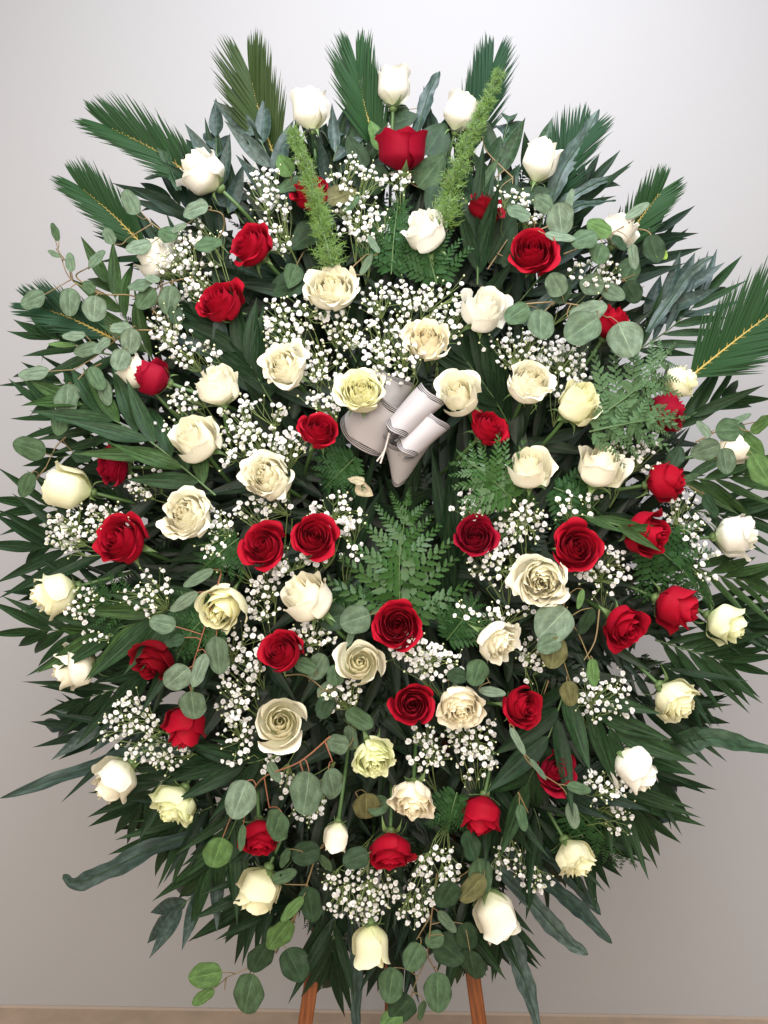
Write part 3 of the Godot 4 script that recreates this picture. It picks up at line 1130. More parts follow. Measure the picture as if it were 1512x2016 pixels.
func palms() -> void:
	# rim, clockwise from the upper left; the last words say where each one stands
	palm(310, 720, 205, 545, 4, 120, 15, -0.02, "palm2", "upright palm frond tips behind the eucalyptus at the left shoulder", {"spread": 30})
	palm(255, 705, 70, 655, 5, 105, 13, -0.015, "palm0", "palm frond pointing left just below the left sago frond", {"spread": 40})
	palm(265, 860, 60, 790, 5, 120, 12, -0.01, "palm0", "palm frond on the left edge beside two hanging eucalyptus leaves", {"spread": 38})
	palm(270, 890, 85, 905, 4, 105, 11, -0.03, "palm1", "palm frond behind the pale rose on the left edge", {"spread": 36})
	palm(285, 1095, 50, 1075, 4, 165, 15, -0.015, "palm1", "broad fan-like palm frond reaching the left edge beside baby's breath", {"spread": 42, "from": 0.3})
	palm(240, 1175, 60, 1160, 4, 100, 11, -0.03, "palm1", "short dark palm frond behind the pale rose at lower left edge", {"spread": 30})
	palm(275, 1250, 50, 1240, 5, 150, 14, -0.02, "palm0", "palm frond pointing straight left between two pale left edge roses", {"spread": 36})
	palm(300, 1330, 95, 1400, 5, 145, 13, -0.03, "palm1", "palm frond pointing left and down under the half covered pale rose", {"spread": 36})
	palm(330, 1420, 110, 1440, 4, 150, 12, -0.04, "palm3", "dark palm frond above the long wavy leaf at lower left", {"spread": 30})
	palm(375, 1500, 215, 1630, 5, 130, 14, -0.03, "palm1", "palm frond behind the white rose facing down left", {"spread": 36})
	palm(470, 1560, 250, 1640, 4, 130, 13, -0.05, "palm3", "dark palm frond behind the frilled greenish rose at lower left", {"spread": 40})
	palm(480, 1580, 360, 1790, 6, 140, 14, -0.035, "palm0", "palm frond hanging down left below the frilled greenish rose", {"spread": 34})
	palm(560, 1690, 440, 1850, 5, 140, 14, -0.045, "palm1", "palm frond hanging behind the pale rose at lower left", {"spread": 34})
	palm(665, 1760, 640, 1990, 5, 140, 15, -0.05, "palm1", "palm frond hanging straight down over the left easel leg", {"spread": 24})
	palm(780, 1760, 740, 1930, 5, 130, 13, -0.055, "palm3", "dark palm frond hanging behind the lowest yellowish rose", {"spread": 30})
	palm(885, 1760, 930, 1925, 5, 130, 13, -0.045, "palm0", "palm frond hanging over the right easel leg", {"spread": 30})
	palm(960, 1740, 1010, 1900, 4, 110, 12, -0.055, "palm1", "short palm frond under the large white rose facing down", {"spread": 34})
	palm(1040, 1560, 1090, 1760, 5, 150, 15, -0.045, "palm1", "palm frond hanging behind the pale rose at lower right", {"spread": 34})
	palm(1180, 1520, 1300, 1640, 5, 150, 14, -0.03, "palm0", "palm frond fanning down right beneath the white rose facing down right", {"spread": 34})
	palm(1230, 1480, 1350, 1570, 4, 120, 12, -0.045, "palm1", "palm frond behind the white rose at lower right pointing down right", {"spread": 26})
	palm(1290, 1260, 1450, 1310, 6, 140, 13, -0.02, "palm0", "palm frond at the right edge under the small yellow-green rose", {"spread": 38})
	palm(1290, 1300, 1390, 1375, 5, 120, 11, -0.03, "palm1", "palm frond behind the yellowish rose facing down right", {"spread": 34})
	palm(1350, 1110, 1500, 1150, 5, 120, 12, -0.03, "palm2", "palm frond at the right edge under the white rose that faces right", {"spread": 40})
	palm(1340, 1000, 1510, 1020, 5, 130, 13, -0.04, "palm0", "palm frond behind the white rose that faces right at the edge", {"spread": 34})
	palm(1330, 940, 1500, 930, 5, 130, 14, -0.03, "palm2", "palm frond at the right edge below the eucalyptus and small white rose", {"spread": 34})
	palm(1320, 850, 1450, 770, 4, 120, 13, -0.035, "palm0", "two-pointed palm frond beside the red rose under the big sago frond", {"spread": 22})
	palm(1240, 700, 1400, 570, 7, 125, 11, -0.03, "palm0", "grey-green palm frond fanning out above the big right sago frond", {"spread": 40, "tone2": "blue1"})
	palm(1180, 560, 1300, 450, 4, 110, 12, -0.04, "palm3", "dark palm frond behind the eucalyptus at the right shoulder", {"spread": 36})
	palm(600, 1740, 500, 1840, 5, 130, 13, -0.055, "palm1", "palm frond hanging left of the trailing eucalyptus at the bottom", {"spread": 34})
	palm(820, 1740, 850, 1900, 5, 140, 14, -0.06, "palm3", "dark palm frond hanging between the easel legs", {"spread": 30})
	palm(940, 1720, 960, 1890, 5, 140, 13, -0.06, "palm1", "palm frond hanging behind the large white rose facing down", {"spread": 30})
	palm(430, 1560, 270, 1700, 5, 130, 13, -0.05, "palm0", "narrow palm frond pointing down left at the lower left shoulder", {"spread": 34})
	palm(1100, 1580, 1190, 1720, 5, 130, 13, -0.055, "palm1", "palm frond pointing down right behind the crinkled pale rose", {"spread": 34})
	palm(1250, 1380, 1400, 1420, 5, 130, 12, -0.05, "palm1", "palm frond behind the broad wavy strap leaf at lower right", {"spread": 34})
	palm(300, 1010, 40, 990, 5, 150, 12, -0.04, "palm0", "narrow palm frond reaching the left edge below the pale rose", {"spread": 34})
	palm(310, 780, 60, 745, 5, 130, 11, -0.045, "palm1", "palm frond on the left edge under the pale hanging eucalyptus leaf", {"spread": 34})
	palm(1330, 1200, 1500, 1240, 5, 130, 12, -0.045, "palm1", "palm frond behind the small yellow-green rose at the right edge", {"spread": 34})
	palm(450, 500, 330, 385, 5, 130, 14, -0.03, "palm3", "dark palm frond behind the eucalyptus below the tilted white rose", {"spread": 36})
	palm(480, 440, 400, 320, 4, 120, 14, -0.035, "palm1", "dark palm frond right of the tilted white rose at upper left", {"spread": 34})
	palm(400, 560, 265, 470, 5, 120, 13, -0.03, "palm1", "dark palm frond behind the veiled white rose at the left shoulder", {"spread": 36})
	palm(570, 430, 545, 290, 4, 120, 14, -0.04, "palm3", "dark palm frond behind the left foxtail plume", {"spread": 28})
	palm(850, 400, 850, 260, 4, 120, 15, -0.045, "palm3", "dark palm frond behind the topmost red rose", {"spread": 34})
	palm(1090, 480, 1160, 360, 5, 120, 13, -0.04, "palm1", "dark palm frond behind the pale eucalyptus at upper right", {"spread": 34})
	palm(1170, 600, 1290, 500, 5, 120, 13, -0.035, "palm3", "dark palm frond behind the yellow-green eucalyptus tip", {"spread": 36})
	palm(650, 420, 640, 290, 4, 110, 14, -0.04, "palm1", "dark palm frond behind the stem of the left topmost white rosebud", {"spread": 26})
	# inner fronds
	palm(424, 975, 150, 790, 8, 165, 17, 0.045, "palm0", "large glossy palm frond on the left lying over a red rose", {"spread": 40, "close": 20, "tone2": "palm2", "sag": 0.05})
	palm(540, 800, 425, 635, 6, 150, 18, 0.0, "palm1", "dark arching palm frond left of the upper cream roses", {"spread": 38})
	palm(420, 1165, 190, 1250, 6, 170, 17, 0.01, "palm0", "palm frond on the left running between red and cream roses to the pale edge rose", {"spread": 34, "tone2": "palm2"})
	palm(470, 1200, 280, 1330, 5, 150, 16, 0.0, "palm1", "palm frond crossing behind the dark red rose at lower left", {"spread": 30})
	palm(940, 560, 925, 380, 5, 140, 14, 0.015, "palm1", "upright palm frond right of the uppermost cream rose", {"spread": 24})
	palm(1010, 850, 905, 690, 5, 140, 15, -0.02, "palm1", "dark palm frond behind the cream rose right of the ribbon", {"spread": 34})
	palm(1115, 1350, 1040, 1540, 4, 175, 19, 0.03, "palm1", "broad dark palm frond hanging over the red roses at lower right", {"spread": 34, "tone2": "palm0", "from": 0.0})
	palm(1130, 1360, 1260, 1490, 4, 170, 18, 0.015, "palm0", "broad palm frond fanning right above the white rose facing down right", {"spread": 30, "from": 0.0})
	palm(880, 1260, 885, 1040, 4, 190, 21, -0.045, "palm1", "broad dark leaf blades standing right of the big central fern", {"spread": 12, "close": 4})
	palm(690, 1200, 660, 900, 5, 180, 17, -0.05, "palm1", "dark leaf blades behind the left side of the central fern", {"spread": 20, "close": 6})
	palm(560, 1480, 420, 1500, 5, 150, 15, -0.005, "palm1", "dark palm frond left below the large cream rose of the lower left", {"spread": 34})
	palm(1060, 990, 1010, 1010, 3, 90, 11, 0.0, "palm2", "short green leaf blades under the cup shaped cream rose", {"spread": 60})
	palm(1150, 1015, 1270, 1050, 2, 110, 9, 0.045, "palm2", "slim green leaf blades curving over a red rose at the right", {"spread": 14, "from": 0.0})
	palm(950, 1500, 985, 1680, 5, 140, 15, -0.02, "palm1", "dark palm frond hanging beside the red rose that faces down", {"spread": 26})
	palm(1080, 1560, 1180, 1540, 4, 130, 14, 0.0, "palm3", "dark palm frond under the half covered red rose at lower right", {"spread": 34})
	palm(700, 640, 560, 540, 5, 140, 16, -0.03, "palm3", "dark palm frond behind the front facing cream rose near the top", {"spread": 40})
	palm(1000, 620, 1110, 480, 5, 140, 16, -0.03, "palm3", "dark palm frond behind the front facing red rose at upper right", {"spread": 38})
	palm(600, 1780, 520, 1700, 4, 120, 14, -0.03, "palm3", "dark palm frond behind the pale rose and hanging eucalyptus", {"spread": 38})

func straps() -> void:
	strap([[400, 1465], [290, 1480], [150, 1520], [0, 1572]], 20, -0.03, -0.01, "blue1", "long wavy strap leaf pointing left from above the lower left white rose")
	strap([[400, 1640], [300, 1672], [210, 1715], [150, 1738], [124, 1722]], 22, -0.04, -0.02, "blue1", "long wavy strap leaf with upturned tip at lower left")
	strap([[1240, 1490], [1320, 1470], [1400, 1452], [1470, 1470], [1540, 1478]], 26, -0.03, 0.0, "blue2", "broad wavy green strap leaf running out at the lower right edge")
	strap([[980, 1650], [1080, 1740], [1150, 1800], [1205, 1858]], 20, -0.04, -0.02, "blue1", "upper of two blue-green strap leaves pointing down right")
	strap([[970, 1700], [1050, 1780], [1110, 1845], [1158, 1880]], 21, -0.035, -0.02, "blue0", "lower and paler of two blue-green strap leaves pointing down right")
	strap([[1020, 1640], [1100, 1700], [1150, 1760], [1183, 1802]], 17, -0.05, -0.04, "blue1", "dark strap leaf above the two blue-green strap leaves at lower right")
	strap([[985, 1770], [1010, 1860], [1035, 1940], [1062, 2030]], 24, -0.05, -0.03, "blue0", "blue-green strap leaf hanging down right of the right easel leg")
	strap([[690, 1800], [700, 1880], [702, 1960], [700, 2050]], 17, -0.05, -0.03, "blue1", "blue-green strap leaf hanging straight down below the lowest yellowish rose")
	strap([[1085, 400], [1110, 330], [1150, 270], [1180, 215]], 22, -0.005, -0.02, "blue0", "broad wavy blue-green leaf leaning over the upper right sago frond")
	strap([[1085, 415], [1130, 385], [1175, 360], [1205, 350]], 14, -0.01, -0.01, "blue0", "short blue-green leaf above the right eucalyptus, pointing right")
	strap([[1090, 430], [1140, 405], [1180, 400], [1213, 394]], 12, -0.005, -0.005, "blue1", "slim blue-green leaf just under the other short leaf at upper right")
	strap([[1275, 655], [1320, 590], [1360, 535], [1406, 503]], 13, -0.02, -0.01, "blue0", "blue-green strap leaf with curled tip above the fan palm at right")
	strap([[810, 290], [830, 230], [845, 180], [866, 140]], 17, -0.02, -0.03, "blue1", "blue-green strap leaf right of the topmost white rosebud")
	strap([[352, 375], [335, 330], [318, 285], [302, 240]], 14, -0.01, -0.02, "blue2", "dark strap leaf standing left of the tilted white rose at upper left")
	strap([[390, 352], [355, 350], [320, 347], [284, 352]], 11, -0.02, -0.02, "blue0", "slim blue-green leaf pointing left behind the tilted white rose")
	strap([[1030, 640], [1080, 590], [1120, 560], [1160, 520]], 16, 0.0, 0.0, "blue1", "dark blue-green leaf behind the baby's breath at upper right")
	lobed(560, 420, 490, 235, 3, 130, 17, 0.0, "blue1", "dark blue-green lobed fern frond left of the left foxtail plume", {"tone2": "blue0"})
	lobed(450, 420, 425, 270, 3, 110, 14, -0.01, "blue1", "dark blue-green lobed fern frond right of the tilted white rose")
	lobed(640, 380, 668, 270, 2, 100, 12, -0.02, "blue1", "blue-green lobed fern frond under the left topmost white rosebud")
	lobed(700, 380, 715, 250, 3, 110, 16, -0.03, "blue2", "dark lobed fern frond left of the top red rose")
	lobed(980, 400, 1000, 240, 3, 120, 15, -0.01, "blue2", "dark lobed fern frond left of the upper right white rosebud", {"tone2": "blue1"})
	lobed(1040, 380, 1062, 305, 1, 110, 16, -0.035, "blue2", "pointed dark leaves behind the upper right white rosebud")
	lobed(1270, 640, 1350, 560, 3, 110, 15, -0.035, "blue1", "blue-green lobed fern frond right of the half hidden red rose")
	lobed(460, 1640, 340, 1800, 4, 120, 16, -0.055, "blue1", "blue-green lobed fern frond hanging at the lower left")
	lobed(1130, 1560, 1270, 1620, 3, 110, 15, -0.05, "blue1", "blue-green lobed fern frond under the white rose at lower right")
	lobed(320, 1380, 130, 1425, 4, 120, 14, -0.045, "blue1", "blue-green lobed fern frond at the left under the pale edge rose")
	lobed(470, 760, 400, 640, 3, 130, 17, -0.01, "blue1", "dark blue-green lobed frond left of the cream rose with frilled edge")

func ferns() -> void:
	fern(789, 1235, 802, 985, 6, 150, 0.0, -0.02, "fern0", "large bright green fern in the middle below the ribbon")
	fern(1010, 985, 915, 900, 5, 120, 0.02, 0.0, "fern0", "bright green fern right of the ribbon beside the cup shaped cream rose")
	fern(1180, 820, 1320, 690, 6, 125, 0.025, 0.01, "fern2", "greyish green fern spreading over a red rose at the right")
	fern(1160, 850, 1345, 822, 5, 80, 0.035, 0.012, "fern2", "greyish green fern tip lying across the red rose under the big sago frond")
	fern(1270, 1060, 1390, 1180, 7, 110, 0.0, 0.0, "fern1", "dark green fern at the right between the two pairs of red roses")
	fern(1120, 1580, 1245, 1700, 7, 90, -0.03, -0.01, "fern1", "dark green fern reaching past the pale rose at lower right")
	fern(860, 560, 825, 440, 6, 90, 0.0, 0.0, "fern1", "dark green fern beside the uppermost cream rose")
	fern(770, 540, 785, 390, 7, 80, -0.01, 0.0, "fern1", "dark green fern under the small baby's breath near the top")
	fern(430, 1190, 350, 1290, 7, 80, 0.03, 0.01, "fern1", "dark fern lying over the dark red rose at the left")
	fern(470, 1060, 390, 1130, 6, 70, 0.0, 0.0, "fern1", "dark fern left of the two neighbouring red roses")
	fern(690, 1240, 670, 1150, 5, 90, -0.02, 0.0, "fern1", "dark fern left of the red rose below the centre")
	fern(880, 1260, 940, 1180, 5, 80, -0.01, 0.0, "fern1", "dark fern right of the red rose below the centre")
	fern(1090, 960, 1180, 1010, 6, 80, -0.01, 0.0, "fern1", "dark fern under the flared cream rose at the right")
	fern(260, 1190, 140, 1170, 6, 60, 0.0, 0.0, "fern1", "dark fern tip touching the pale rose on the left edge")
	fern(700, 900, 640, 960, 5, 80, -0.02, 0.0, "fern1", "dark fern left under the ribbon")
	fern(900, 1560, 880, 1640, 5, 80, 0.0, 0.0, "fern1", "dark fern left of the red rose that faces down")

func branches() -> void:
	branch([[[330, 640], [268, 585], [200, 578], [140, 550], [118, 500], [103, 455]], [[200, 578], [150, 545], [175, 525], [190, 505]], [[140, 550], [133, 520], [110, 490]]], [
		[108, 456, 21, 115, 2, 0.45], [106, 499, 16, 150, 1, 0.4], [138, 515, 22, 100, 1, 0.45], [190, 508, 24, 60, 1, 0.55], [66, 591, 26, 205, 1, 0.85], [137, 594, 28, 270, 1, 0.72], [186, 608, 25, 262, 0], [175, 565, 14, 140, 2]], 0.0, "eucalyptus twig with narrow tips standing clear of the left shoulder", {"lift": 0.03})
	branch([[[360, 480], [300, 440], [262, 400]], [[420, 480], [440, 450], [436, 420], [400, 412]], [[300, 440], [250, 470]]], [
		[257, 398, 26, 115, 1], [383, 411, 27, 190, 0], [350, 449, 20, 200, 0, 0.4], [214, 464, 18, 120, 1, 0.7], [273, 486, 25, 200, 0, 0.75], [410, 480, 26, 10, 2, 0.8], [330, 460, 20, 160, 2]], 0.005, "eucalyptus branch with large round leaves left of the upper left red rose", {"lift": 0.03})
	branch([[[380, 545], [320, 560], [290, 590]], [[320, 560], [300, 620]]], [
		[277, 560, 26, 200, 1], [287, 587, 25, 230, 2], [332, 590, 28, 260, 1, 0.85], [300, 548, 16, 160, 0, 0.6], [345, 620, 20, 280, 5]], 0.0, "grey-green eucalyptus leaves below the white rose veiled in baby's breath", {"lift": 0.02})
	branch([[[300, 650], [250, 655], [190, 700], [145, 728]], [[215, 672], [172, 690]], [[250, 655], [215, 640]], [[268, 700], [262, 680]]], [
		[237, 646, 22, 0, 0, 0.62], [145, 661, 25, 180, 0, 0.5], [257, 672, 25, 260, 0, 0.8], [200, 681, 22, 220, 0, 0.85], [170, 688, 28, 190, 1, 0.55], [237, 709, 22, 250, 0, 0.9], [122, 678, 28, 178, 3, 0.22], [66, 735, 33, 185, 0, 0.55]], 0.01, "eucalyptus branch with pale round leaves above the left palm fronds", {"lift": 0.025, "aspect": 0.8})
	branch([[[200, 715], [165, 735], [140, 765]], [[140, 765], [120, 830]], [[180, 730], [205, 745]]], [
		[133, 788, 33, 272, 1], [118, 832, 26, 265, 2, 0.7], [190, 745, 26, 300, 2, 0.6], [205, 770, 30, 290, 1, 0.5]], 0.015, "eucalyptus leaves hanging over the cream rose on the left side", {"lift": 0.02, "aspect": 0.85})
	branch([[[130, 860], [110, 880], [90, 920]], [[90, 920], [70, 945]]], [
		[58, 882, 32, 160, 2], [52, 955, 27, 245, 2, 0.6], [160, 900, 20, 330, 5]], 0.0, "two dark eucalyptus leaves hanging at the left edge above the pale rose", {"lift": 0.015})
	branch([[[1010, 470], [1090, 440], [1105, 410]], [[1090, 440], [1120, 470]]], [
		[1104, 432, 32, 280, 0], [1103, 466, 30, 350, 0, 0.42], [1120, 400, 30, 75, 0, 0.35], [1020, 420, 25, 170, 1], [1070, 400, 22, 150, 1]], 0.02, "pale eucalyptus leaves above the front facing red rose at upper right", {"lift": 0.02})
	branch([[[1110, 500], [1160, 480], [1220, 450], [1265, 420]], [[1220, 450], [1275, 455], [1290, 490]], [[1160, 480], [1170, 450]]], [
		[1180, 448, 27, 160, 3], [1150, 470, 26, 200, 2], [1256, 413, 30, 35, 0, 0.35], [1248, 505, 25, 280, 0, 0.5], [1288, 490, 28, 290, 5], [1300, 500, 16, 320, 7], [1180, 500, 22, 250, 2], [1220, 478, 20, 300, 5]], 0.02, "eucalyptus branch across the half hidden white rose with a yellow-green tip", {"lift": 0.025})
	branch([[[1020, 600], [1090, 595], [1155, 605], [1195, 625]], [[1090, 595], [1065, 620]]], [
		[1158, 616, 38, 20, 0, 0.6], [1146, 648, 36, 215, 1], [1232, 668, 37, 290, 0, 0.95], [1064, 640, 31, 265, 1], [1018, 618, 26, 215, 2], [1095, 560, 24, 120, 1], [1105, 575, 22, 60, 5]], 0.03, "eucalyptus branch with three big pale leaves over a half hidden red rose", {"lift": 0.03})
	branch([[[1180, 590], [1210, 560], [1250, 540]]], [
		[1240, 530, 26, 60, 2], [1205, 575, 28, 330, 1, 0.6], [1245, 575, 24, 300, 5], [1165, 560, 24, 170, 1]], 0.0, "dark eucalyptus leaves behind the baby's breath at the right shoulder", {"lift": 0.01})
	branch([[[1370, 870], [1410, 850], [1455, 838], [1490, 830]], [[1410, 850], [1440, 880]]], [
		[1390, 886, 28, 200, 1], [1440, 846, 30, 0, 2], [1428, 908, 26, 280, 1, 0.85], [1455, 826, 26, 25, 1, 0.3], [1480, 878, 40, 330, 3, 0.7], [1500, 925, 36, 300, 3, 0.8], [1500, 835, 30, 30, 3, 0.5], [1385, 845, 20, 130, 0, 0.5]], 0.02, "olive eucalyptus branch on the right edge around the small white rose", {"lift": 0.025})
	branch([[[1290, 960], [1350, 955], [1400, 985]]], [
		[1400, 995, 26, 300, 5], [1330, 900, 24, 60, 5], [1360, 940, 20, 20, 2, 0.4]], 0.0, "dark eucalyptus leaves right of the red rose at the right side", {"lift": 0.01})
	branch([[[435, 1130], [420, 1180], [395, 1260], [370, 1340]], [[395, 1260], [430, 1240]]], [
		[390, 1138, 32, 210, 1, 0.35], [362, 1185, 32, 215, 0, 0.4], [430, 1290, 38, 275, 1, 0.72], [393, 1320, 34, 250, 0, 0.5], [348, 1335, 31, 220, 0, 0.85], [380, 1388, 29, 275, 1, 1.0], [320, 1228, 27, 170, 1], [345, 1262, 20, 200, 5]], 0.03, "eucalyptus branch with large leaves hanging above the side-on red rose at lower left", {"lift": 0.025, "bark": "stem_red"})
	branch([[[650, 1450], [590, 1500], [520, 1530], [490, 1570]], [[590, 1500], [600, 1530]], [[520, 1530], [530, 1590]], [[640, 1460], [655, 1500]]], [
		[605, 1561, 41, 265, 1, 0.98], [655, 1545, 32, 285, 1], [472, 1575, 38, 250, 0, 0.85], [545, 1626, 33, 250, 2, 0.95], [428, 1678, 32, 250, 3, 0.95], [476, 1650, 26, 265, 2, 0.32], [540, 1520, 22, 300, 1, 0.5]], 0.04, "eucalyptus branch with the largest round leaves, above the half hidden red rose", {"lift": 0.02, "bark": "stem_red"})
	branch([[[560, 1330], [600, 1330], [640, 1360]], [[700, 1400], [690, 1440]]], [
		[625, 1312, 27, 60, 1], [600, 1310, 23, 160, 2], [648, 1360, 25, 30, 1], [640, 1390, 26, 250, 5], [708, 1415, 30, 330, 2], [690, 1452, 26, 90, 1, 0.7], [665, 1465, 22, 170, 1], [660, 1330, 20, 100, 2]], 0.0, "round eucalyptus leaves between the two front facing cream roses below the centre", {"lift": 0.015})
	branch([[[880, 1340], [940, 1320], [965, 1345]]], [
		[940, 1325, 26, 250, 2], [970, 1362, 27, 355, 0, 0.4], [900, 1330, 20, 170, 5]], 0.01, "eucalyptus leaves between the open cream rose and the red rose right of it", {"lift": 0.02})
	branch([[[1120, 1170], [1110, 1200], [1140, 1250], [1165, 1310]], [[1110, 1200], [1100, 1260], [1122, 1340]], [[1180, 1200], [1172, 1260], [1150, 1300]]], [
		[1088, 1228, 40, 225, 0, 0.95], [1090, 1285, 31, 260, 4, 0.9], [1122, 1366, 26, 285, 4, 0.75], [1168, 1325, 27, 270, 3, 0.55], [1080, 1268, 26, 200, 1], [1143, 1180, 20, 255, 3, 0.35], [1155, 1225, 30, 250, 5, 0.6]], 0.04, "eucalyptus branch with one big pale leaf hanging below the cream and red pair", {"lift": 0.02})
	branch([[[700, 1560], [720, 1600]], [[640, 1660], [610, 1690]]], [
		[722, 1590, 29, 270, 4, 0.95], [745, 1585, 22, 20, 2], [602, 1680, 31, 200, 5], [640, 1700, 22, 300, 2, 0.6], [560, 1690, 24, 240, 2, 0.5]], 0.0, "brownish eucalyptus leaf and dark ones around the small white bud at the bottom", {"lift": 0.015})
	branch([[[620, 1690], [590, 1780], [545, 1870], [500, 1900], [445, 1925]], [[590, 1780], [570, 1840]], [[500, 1900], [485, 1930]], [[445, 1925], [442, 1950]]], [
		[550, 1840, 34, 230, 3, 0.85], [405, 1920, 36, 195, 3, 0.7], [488, 1960, 46, 255, 2, 0.72], [400, 1962, 26, 215, 3, 0.5], [512, 1885, 34, 240, 5, 0.8], [580, 1900, 34, 300, 5, 0.9], [575, 1790, 30, 225, 3, 0.4], [612, 1780, 34, 280, 5, 0.8], [560, 1725, 26, 20, 2, 0.5]], 0.0, "eucalyptus branch trailing out at the bottom left below the pale rose", {"lift": 0.02})
	branch([[[860, 1720], [850, 1800], [840, 1880], [820, 1930], [800, 1990]], [[850, 1800], [820, 1850]], [[840, 1880], [862, 1920]]], [
		[815, 1885, 28, 240, 2, 0.85], [880, 1815, 28, 310, 1, 0.4], [770, 1940, 33, 260, 2, 0.85], [790, 1985, 32, 230, 5, 0.9], [862, 1955, 38, 270, 2, 0.75], [885, 1870, 36, 320, 5, 0.9], [920, 1845, 30, 290, 5, 0.8], [930, 1900, 34, 280, 5, 0.9], [770, 2010, 26, 220, 3, 0.8], [830, 1990, 24, 260, 2, 0.4], [855, 1850, 20, 200, 2]], 0.0, "eucalyptus branch hanging at the bottom between the two easel legs", {"lift": 0.015})
	branch([[[920, 1650], [940, 1700], [955, 1745]], [[940, 1700], [915, 1720]]], [
		[925, 1665, 28, 110, 5, 0.8], [948, 1725, 34, 280, 2, 0.75], [930, 1750, 36, 230, 4, 0.6], [880, 1760, 30, 240, 5, 0.9], [700, 1690, 26, 200, 5]], 0.015, "eucalyptus leaves covering the top of the large white rose facing down", {"lift": 0.02})
	branch([[[1010, 1430], [1040, 1500], [1100, 1545]], [[1020, 1560], [1040, 1600]]], [
		[1140, 1552, 24, 350, 2, 0.5], [1060, 1515, 26, 310, 1, 0.25], [1128, 1605, 28, 280, 0, 0.5], [1020, 1460, 30, 300, 0, 0.28], [1028, 1610, 26, 280, 2, 0.5]], 0.045, "narrow eucalyptus leaves lying across the half covered red rose at lower right", {"lift": 0.02})
	branch([[[1080, 1340], [1060, 1400]]], [
		[700, 1220, 30, 200, 1], [655, 1215, 28, 190, 5], [690, 1255, 20, 250, 1, 0.4]], -0.01, "grey-green leaves between the side-on cream rose and the central red rose", {"lift": 0.01})
	# broad plain leaves at the top and around
	var sl := {"called": "broad_leaf_sprig", "category": "leaf sprig", "group": "broad leaf sprigs near the top", "shape": "ovate", "lift": 0.0}
	branch([[[800, 340], [840, 290], [870, 250]]], [
		[858, 272, 44, 60, 5, 0.8], [742, 262, 38, 100, 3, 0.55], [850, 335, 42, 50, 2, 0.7], [795, 235, 30, 20, 5, 0.8], [780, 225, 28, 200, 5, 0.6], [700, 300, 36, 120, 5, 0.6], [730, 360, 40, 200, 5, 0.8], [860, 400, 36, 250, 5, 0.8]], -0.02, "broad dark leaves around the red rose at the top", sl)
	branch([[[610, 400], [570, 360], [555, 320]]], [
		[558, 322, 34, 120, 3, 0.55], [570, 370, 30, 200, 2, 0.9], [672, 385, 32, 20, 4, 0.75], [600, 470, 36, 220, 5, 0.8], [690, 400, 24, 40, 2]], -0.005, "olive green leaves beside the red rose hidden by the left foxtail plume", sl)
	branch([[[960, 530], [1000, 470], [1020, 440]]], [
		[988, 470, 52, 60, 5, 0.75], [1015, 520, 30, 330, 5, 0.6], [560, 560, 40, 190, 5, 0.8], [575, 545, 26, 250, 2, 0.8]], -0.01, "broad dark leaf behind the front facing red rose at upper right", sl)
	branch([[[1010, 350], [960, 300], [950, 270]]], [
		[965, 340, 30, 60, 2, 0.35], [1015, 390, 36, 350, 5, 0.7], [980, 290, 30, 70, 5, 0.5], [1055, 385, 34, 10, 5, 0.6]], -0.01, "narrow green leaves right of the tall foxtail plume", sl)
	branch([[[700, 940], [712, 960]]], [[700, 944, 18, 150, 6, 0.7], [718, 965, 20, 330, 6, 0.75]], 0.0, "dried cream leaf lying below the ribbon's left loop", {"called": "dried_leaf", "category": "dried leaf", "group": "dried leaves", "shape": "ovate", "lift": 0.0})
	branch([[[680, 540], [700, 520], [722, 500]]], [
		[695, 540, 18, 100, 6, 0.4], [722, 520, 24, 60, 1, 0.35], [735, 480, 22, 120, 1, 0.4]], 0.01, "narrow curled grey leaves above the front facing cream rose near the top", {"called": "curled_leaf_sprig", "category": "leaf sprig", "lift": 0.01})

